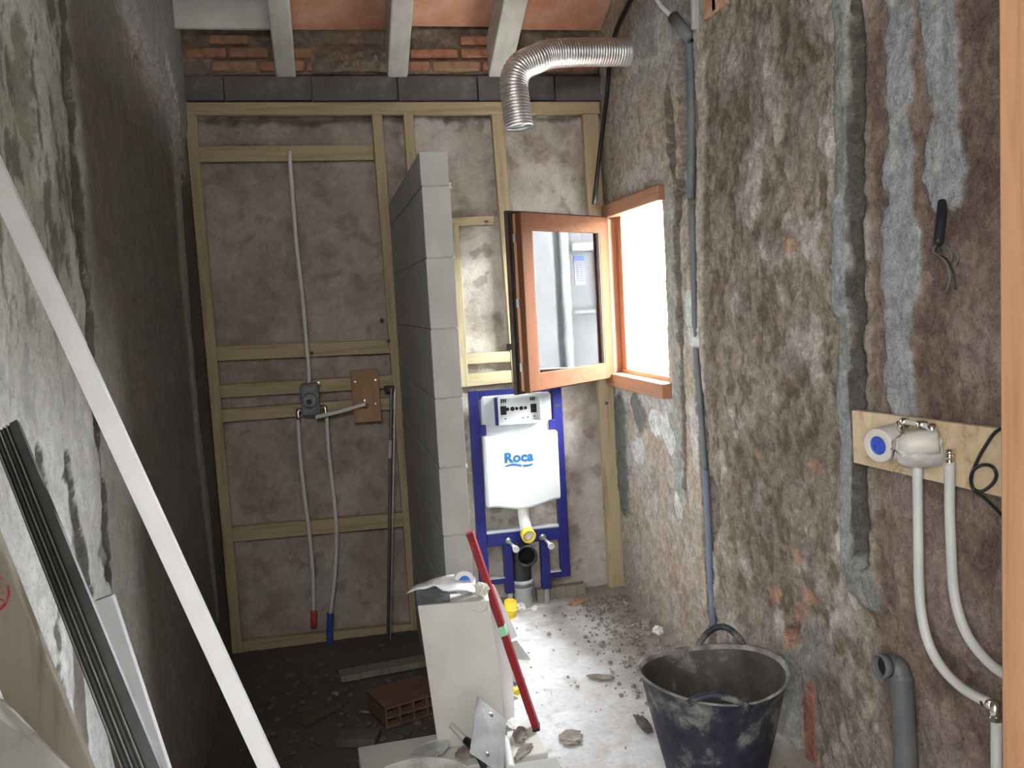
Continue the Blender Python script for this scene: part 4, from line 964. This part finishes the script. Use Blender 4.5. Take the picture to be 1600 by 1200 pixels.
# clutter behind the level
c5 = [onY(x, y, 3.105) for x, y in ((764, 912), (772, 914), (809, 994), (798, 1000), (806, 1150), (806, 1206), (770, 1208))]
k = len(c5); o = MB().add([tuple(p) for p in c5]+[(p[0], p[1]+.004, p[2]) for p in c5], [tuple(range(k)), tuple(range(k, 2*k))[::-1]]+[(i, (i+1) % k, (i+1) % k+k, i+k) for i in range(k)]).build('white_offcut', 'paper')
tag(o, 'white card offcut tucked behind the red level near its vial', 'offcut')
a_ = [onZ(780, 1010, .20), onZ(807, 1000, .20), onZ(829, 1030, .05), onZ(822, 1062, .01), onZ(790, 1068, .01)]
k = 5; o = MB().add([tuple(p) for p in a_]+[(p[0], p[1]+.004, p[2]-.003) for p in a_], [tuple(range(k)), tuple(range(k, 2*k))[::-1]]+[(i, (i+1) % k, (i+1) % k+k, i+k) for i in range(k)]).build('plaster_sheet', 'pale_rubble', None)
tag(o, 'translucent pale sheet leaning right of the red level', 'sheet')
tr_ = thing('bucket_trowel', tuple(onZ(798, 1060, .03)), 'grey trowel with yellow handle behind the red level', 'trowel')
q = [onZ(779, 1016, .012), onZ(803, 1045, .012), onZ(806, 1063, .012), onZ(786, 1066, .012)]
MB().hexa([Vector(p) for p in q]+[Vector(p)+Vector((0, .003, -.002)) for p in q]).build('blade', 'float_steel', tr_)
MB().tube([onZ(783, 1068, .018), onZ(810, 1082, .018)], .0145, 14).build('handle', 'yellow_plastic', tr_, smooth=True, bev=.004)
yc = onZ(796, 962, .006)
yt = thing('yellow_cap', tuple(yc), 'yellow plastic pipe cap on the floor below the flush frame', 'cap')
MB().lathe([(0, 0), (.036, 0), (.037, .04), (.033, .043), (.033, .085), (.029, .087), (.028, .05), (0, .048)], (yc[0], yc[1], .003), (.1, -.1, 1), 26).build('cup', 'yellow_plastic', yt, smooth=True)
MB().lathe([(.037, .036), (.040, .038), (.040, .046), (.036, .048)], (yc[0], yc[1], .003), (.1, -.1, 1), 26).build('lip', 'yellow_plastic', yt)
# broken bits on the lying blocks
bits = [('mortar_lump', 'grey mortar lump under the foot of the red level', (812, 1148), .030, (1.6, .9, .5), 'rubble'), ('tile_shard', 'white tile shard on the block right of the float', (805, 1128), .035, (1.2, .8, .15), 'pale_rubble'),
        ('mortar_crust', 'dark mortar crust between trowel and float', (728, 1176), .035, (1.3, .8, .35), 'rubble'), ('block_chip', 'grey block chip right of the white tube', (818, 1172), .030, (1.8, .6, .3), 'rubble')]
rg_b = random.Random(4)
for nm, lab, p, r, sq, m_ in bits:
    c = bz(*p); rr = MB().rock((c[0], c[1], BZ+r*sq[2]*.8), r, sq, rg_b, 3); o = rr.build(nm, m_); tag(o, lab, 'rubble')
# mortar pail at the bottom edge
pc = np.array([.235, 2.30]); PR, PH = .165, .33
e = onZ(655, 1184, PH); pc = np.array([e[0]-.02, e[1]-PR])
pail = thing('mortar_pail', (pc[0], pc[1], 0), 'round grey mortar pail cut off by the bottom edge', 'pail')
MB().lathe([(0, .003), (PR-.035, .003), (PR-.004, PH-.01), (PR, PH-.004), (PR, PH)], (pc[0], pc[1], 0), (0, 0, 1), 48).build('shell', 'mortar_pail', pail, smooth=True)
MB().lathe([(PR, PH), (PR-.005, PH+.002), (PR-.009, PH-.012), (PR-.03, .03), (0, .03)], (pc[0], pc[1], 0), (0, 0, 1), 48).build('lining', 'mortar_pail', pail, smooth=True)

# ------------------------------------------------------------------ rubble on the floor
rg = random.Random(21); rb = MB()
for k in range(900):
    x = XR-.06-abs(rg.gauss(0, .17)); y = rg.uniform(3.15, 4.6); r = min(.014, .003+rg.expovariate(260))
    if x < .6 or math.hypot(x-1.195, y-2.70) < .3: continue
    rb.rock((x, y, .002), r, (1, 1, .7), rg)
for k in range(160):
    rb.rock((rg.uniform(1.22, 1.5), 4.50+rg.gauss(0, .06), .008), rg.uniform(.005, .016), (1, 1, .7), rg)
for k in range(60):
    rb.rock((rg.uniform(.6, 1.45), rg.uniform(2.6, 4.4), 0), rg.uniform(.003, .007), (1.2, 1, .5), rg)
o = rb.build('floor_rubble', 'rubble'); tag(o, 'brown crumbs of rubble strewn along the right wall', 'rubble', kind='stuff')
for x, y, r, sq, m_, nm, lab in ((1028, 987, .028, (1, .8, .8), 'pale_rubble', 'white_stone', 'small white stone on the rubble by the right wall'),
                            (938, 1057, .045, (1.4, .4, .25), 'rubble', 'mortar_flake', 'thin dark mortar flake on the open floor'),
                            (893, 1150, .04, (1.4, 1.1, .2), 'rubble', 'mortar_clod', 'flat brown mortar clod on the floor left of the tub'),
                            (1006, 1131, .05, (1.5, .6, .25), 'dust_dark', 'flat_stone', 'flat grey stone tucked against the rubber tub'),
                            (900, 942, .035, (1.6, .8, .5), 'brick_dull', 'brick_chip', 'brown brick chip below the corner batten'),
                            (945, 948, .04, (1.5, .6, .5), 'rubble', 'mortar_chunk', 'brown mortar chunk lying in the back right corner'),
                            (812, 952, .035, (1, .9, .7), 'pale_rubble', 'plaster_chunk', 'pale plaster chunk beside the yellow cap'),
                            (835, 951, .02, (1, .9, .7), 'pale_rubble', 'plaster_crumb', 'pale plaster crumb at the foot of the soil pipe'),
                            (1010, 970, .025, (1, .9, .7), 'rubble', 'rubble_lump', 'brown rubble lump left of the white stone'),
                            (985, 1000, .022, (1.4, .9, .6), 'rubble', 'rubble_nugget', 'dark rubble nugget nearest the open floor')):
    c = onZ(x, y, .01); o = MB().rock((c[0], c[1], r*sq[2]*.75), r, sq, rg, 3).build(nm, m_); tag(o, lab, 'rubble')
c = onZ(893, 938, .03)
o = obox(MB(), (1.16, 4.60), .05, .28, .05, .006, .075).build('timber_offcut', 'old_plank', None, bev=.004); tag(o, 'low dusty timber offcut along the back wall', 'timber')
# debris in the dark shower corner
hb_ = thing('hollow_brick', tuple(onZ(650, 1118, -SUNK)), 'red hollow brick lying in the dark corner by the upright block', 'brick')
bc = np.array([.215, 3.72]); ba = math.radians(18); bl, bw, bh = .26, .22, .095
def bb(mb, u0, u1, v0, v1, z0, z1):
    ca, sa = math.cos(ba), math.sin(ba); P = []
    for z in (z0-SUNK, z1-SUNK):
        for u, v in ((u0, v0), (u1, v0), (u1, v1), (u0, v1)): P.append((bc[0]+u*ca-v*sa, bc[1]+u*sa+v*ca, z))
    return mb.hexa(P)
hm = MB(); t = .010
bb(hm, -bl/2, bl/2, -bw/2, bw/2, .004, .004+t); bb(hm, -bl/2, bl/2, -bw/2, bw/2, bh-t, bh); bb(hm, -bl/2+.001, bl/2-.001, -bw/2+.002, bw/2-.002, bh/2-t/2, bh/2+t/2)
for i in range(5):
    u = -bl/2+t/2+(bl-t)*i/4; bb(hm, u-t/2, u+t/2, -bw/2+.001, bw/2-.001, .006, bh-.002)
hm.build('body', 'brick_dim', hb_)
bb(MB(), -bl/2, bl/2, bw/2-.06, bw/2-.05, .006, bh-.002).build('core', 'dust_dark', hb_)
for (x, y, L, w_, an, zz_, nm, lab, m_) in ((600, 1050, .42, .09, .12, .004, 'dusty_board', 'dusty board lying across the dark shower corner', 'old_plank'), (500, 1120, .20, .06, .7, .004, 'short_batten', 'short dark batten lying in the shower corner', 'brown_lath'),
                                        (560, 1160, .16, .10, -.3, .004, 'broken_tile', 'broken dull tile on the dark floor left of the trowel', 'dust_dark')):
    c = onZ(x, y, -SUNK); o = obox(MB(), c, an, L, w_, zz_-SUNK, zz_-SUNK+.03).build(nm, m_, None, bev=.003); tag(o, lab, 'debris')
rb = MB()
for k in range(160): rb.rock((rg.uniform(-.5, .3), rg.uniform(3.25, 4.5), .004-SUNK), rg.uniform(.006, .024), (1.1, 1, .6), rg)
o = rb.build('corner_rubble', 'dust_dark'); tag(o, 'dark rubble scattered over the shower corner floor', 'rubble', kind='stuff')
for x, y, lab in ((524, 1085, 'pale mortar splash on the dark floor below the supply pipes'), (570, 1115, 'small pale mortar splash left of the hollow brick')):
    c = onZ(x, y, -SUNK); o = MB().rock((c[0], c[1], .008-SUNK), .03, (1, .8, .3), rg).build('mortar_splash', 'rubble'); tag(o, lab, 'rubble')

# ------------------------------------------------------------------ profiles and boards leaning on the left wall
def to_floor(a, b):
    a = np.array(a); b = np.array(b); d = b-a; t = (.004-a[2])/d[2]; return a+d*t
def extend(a, b, t): a = np.array(a); b = np.array(b); return a+(b-a)*t
# long white profile
A = onX(8, 304, XL+.09); B = onY(420, 1200, 1.66); F = to_floor(A, B); T0 = extend(A, B, -.09)
lg = thing('white_profile', tuple(F), 'long white metal profile leaning diagonally across the left wall', 'profile')
side = (1, 0, .455)
lg_o = MB().profile(F, T0, [(-.0165, -.008), (.0165, -.008), (.0165, .010), (.015, .010), (.015, -.0065), (-.015, -.0065), (-.015, .010), (-.0165, .010)], side)
lg_o.build('channel', 'white_lacquer', lg)
MB().profile(F, T0, [(-.0165, .0101), (-.008, .0101), (-.008, .0111), (-.0165, .0111)], side).build('return_flange', 'white_lacquer', lg)
d_ = (Vector(F)-Vector(T0)).normalized()
# dark steel profile
A = onX(12, 672, XL+.05); B = onY(224, 1200, 1.22); F = to_floor(A, B)
dk = thing('dark_profile', tuple(F), 'dark grey ribbed steel profile leaning at lower left', 'profile')
wA = .046
pr_ = [(-wA/2, -.002), (-wA/2, -.012)]
for k in range(5):
    u = -wA/2+.004+k*.006; pr_ += [(u, -.012), (u+.001, -.008), (u+.004, -.008), (u+.005, -.012)]
pr_ += [(wA/2, -.012), (wA/2, -.002)]
vA, vB = Vector(F), Vector(A)
pro = MB().profile(F, A, pr_, (1, 0, .4)); pro.build('channel', 'dark_steel', dk)
for u in (-.0205, -.0085, .004):
    MB().profile(F, A, [(u, -.0135), (u+.0013, -.0135), (u+.0013, -.0115), (u, -.0115)], (1, 0, .4)).build('rib', 'steel_edge', dk)
# short white profile
A = onX(163, 934, XL+.045); B = onY(252, 1206, 2.05); F = to_floor(A, B)
wsx = thing('short_white_profile', tuple(F), 'short white profile with cut end behind the dark steel profile', 'profile')
MB().profile(F, A, [(-.021, -.012), (.021, -.012), (.021, .012), (-.021, .012)], (1, 0, .3)).build('channel', 'white_lacquer', wsx, bev=.002)
MB().profile(extend(A, F, .001), extend(A, F, -.002), [(-.016, -.008), (.016, -.008), (.016, .008), (-.016, .008)], (1, 0, .3)).build('cut_end', 'grey_pvc', wsx)
# brown plank with red stamp
A = onX(-60, 800, XL+.06); B = onY(100, 1200, 1.32); F = to_floor(A, B)
pk = thing('stamped_plank', tuple(F), 'old grey-brown plank with a red round stamp at far left', 'plank')
MB().profile(F, A, [(-.036, -.010), (.036, -.010), (.036, .010), (-.036, .010)], (1, 0, .42)).build('board', 'old_plank', pk, bev=.003)
# stamp ring lies on the camera side of the plank
vF, vA = Vector(F), Vector(A); d_ = (vA-vF).normalized(); u_ = Vector((1, 0, .42)); u_ = (u_-d_*u_.dot(d_)).normalized(); n_ = d_.cross(u_)
if n_.dot(Vector(EYE)-vA) < 0: n_ = -n_
target = onY(4, 914, 1.5); tt = (Vector(target)-vF).dot(d_); c = vF+d_*tt-u_*.004+n_*.0104
rgm = MB(); N = 40
for r0, r1 in ((.026, .030), (.012, .016)):
    b0 = len(rgm.v)
    for k in range(N):
        a_ = 2*math.pi*k/N
        for r in (r0, r1): rgm.v.append(tuple(c+u_*math.cos(a_)*r+d_*math.sin(a_)*r))
    for k in range(N): j = (k+1) % N; rgm.f.append((b0+2*k, b0+2*k+1, b0+2*j+1, b0+2*j))
for k in range(14):
    a_ = 2*math.pi*k/14+.1; p = c+u_*math.cos(a_)*.021+d_*math.sin(a_)*.021; q = (u_*math.cos(a_)+d_*math.sin(a_))*.0032; s_ = (u_*-math.sin(a_)+d_*math.cos(a_))*.0012
    rgm.add([p-q-s_, p+q-s_, p+q+s_, p-q+s_], [(0, 1, 2, 3)])
rgm.build('stamp', 'stamp_red', pk, fix=False, solid=.0004)
# brown lath and white boards at the bottom left
A = onX(150, 1040, XL+.025); B = onX(192, 1215, XL+.06); F = to_floor(A, B)
o = MB().bar(F, A, .030, .014, (0, 1, 0)).build('wooden_lath', 'brown_lath', None, bev=.002); tag(o, 'dark brown lath leaning behind the dark steel profile', 'lath')
c4 = [onY(-90, 1062, 1.28), onY(6, 1096, 1.28), onY(112, 1206, 1.14), onY(112, 1330, 1.10), onY(-90, 1330, 1.10)]
k = 5; n_ = Vector((.25, -1, .25)).normalized()
wbm = MB().add([tuple(p) for p in c4]+[tuple(Vector(p)-n_*.018) for p in c4], [tuple(range(k)), tuple(range(k, 2*k))[::-1]]+[(i, (i+1) % k, (i+1) % k+k, i+k) for i in range(k)])
o = wbm.build('whitewashed_board', 'grubby_white', None, bev=.003); tag(o, 'grubby whitewashed board in the bottom left corner', 'board')
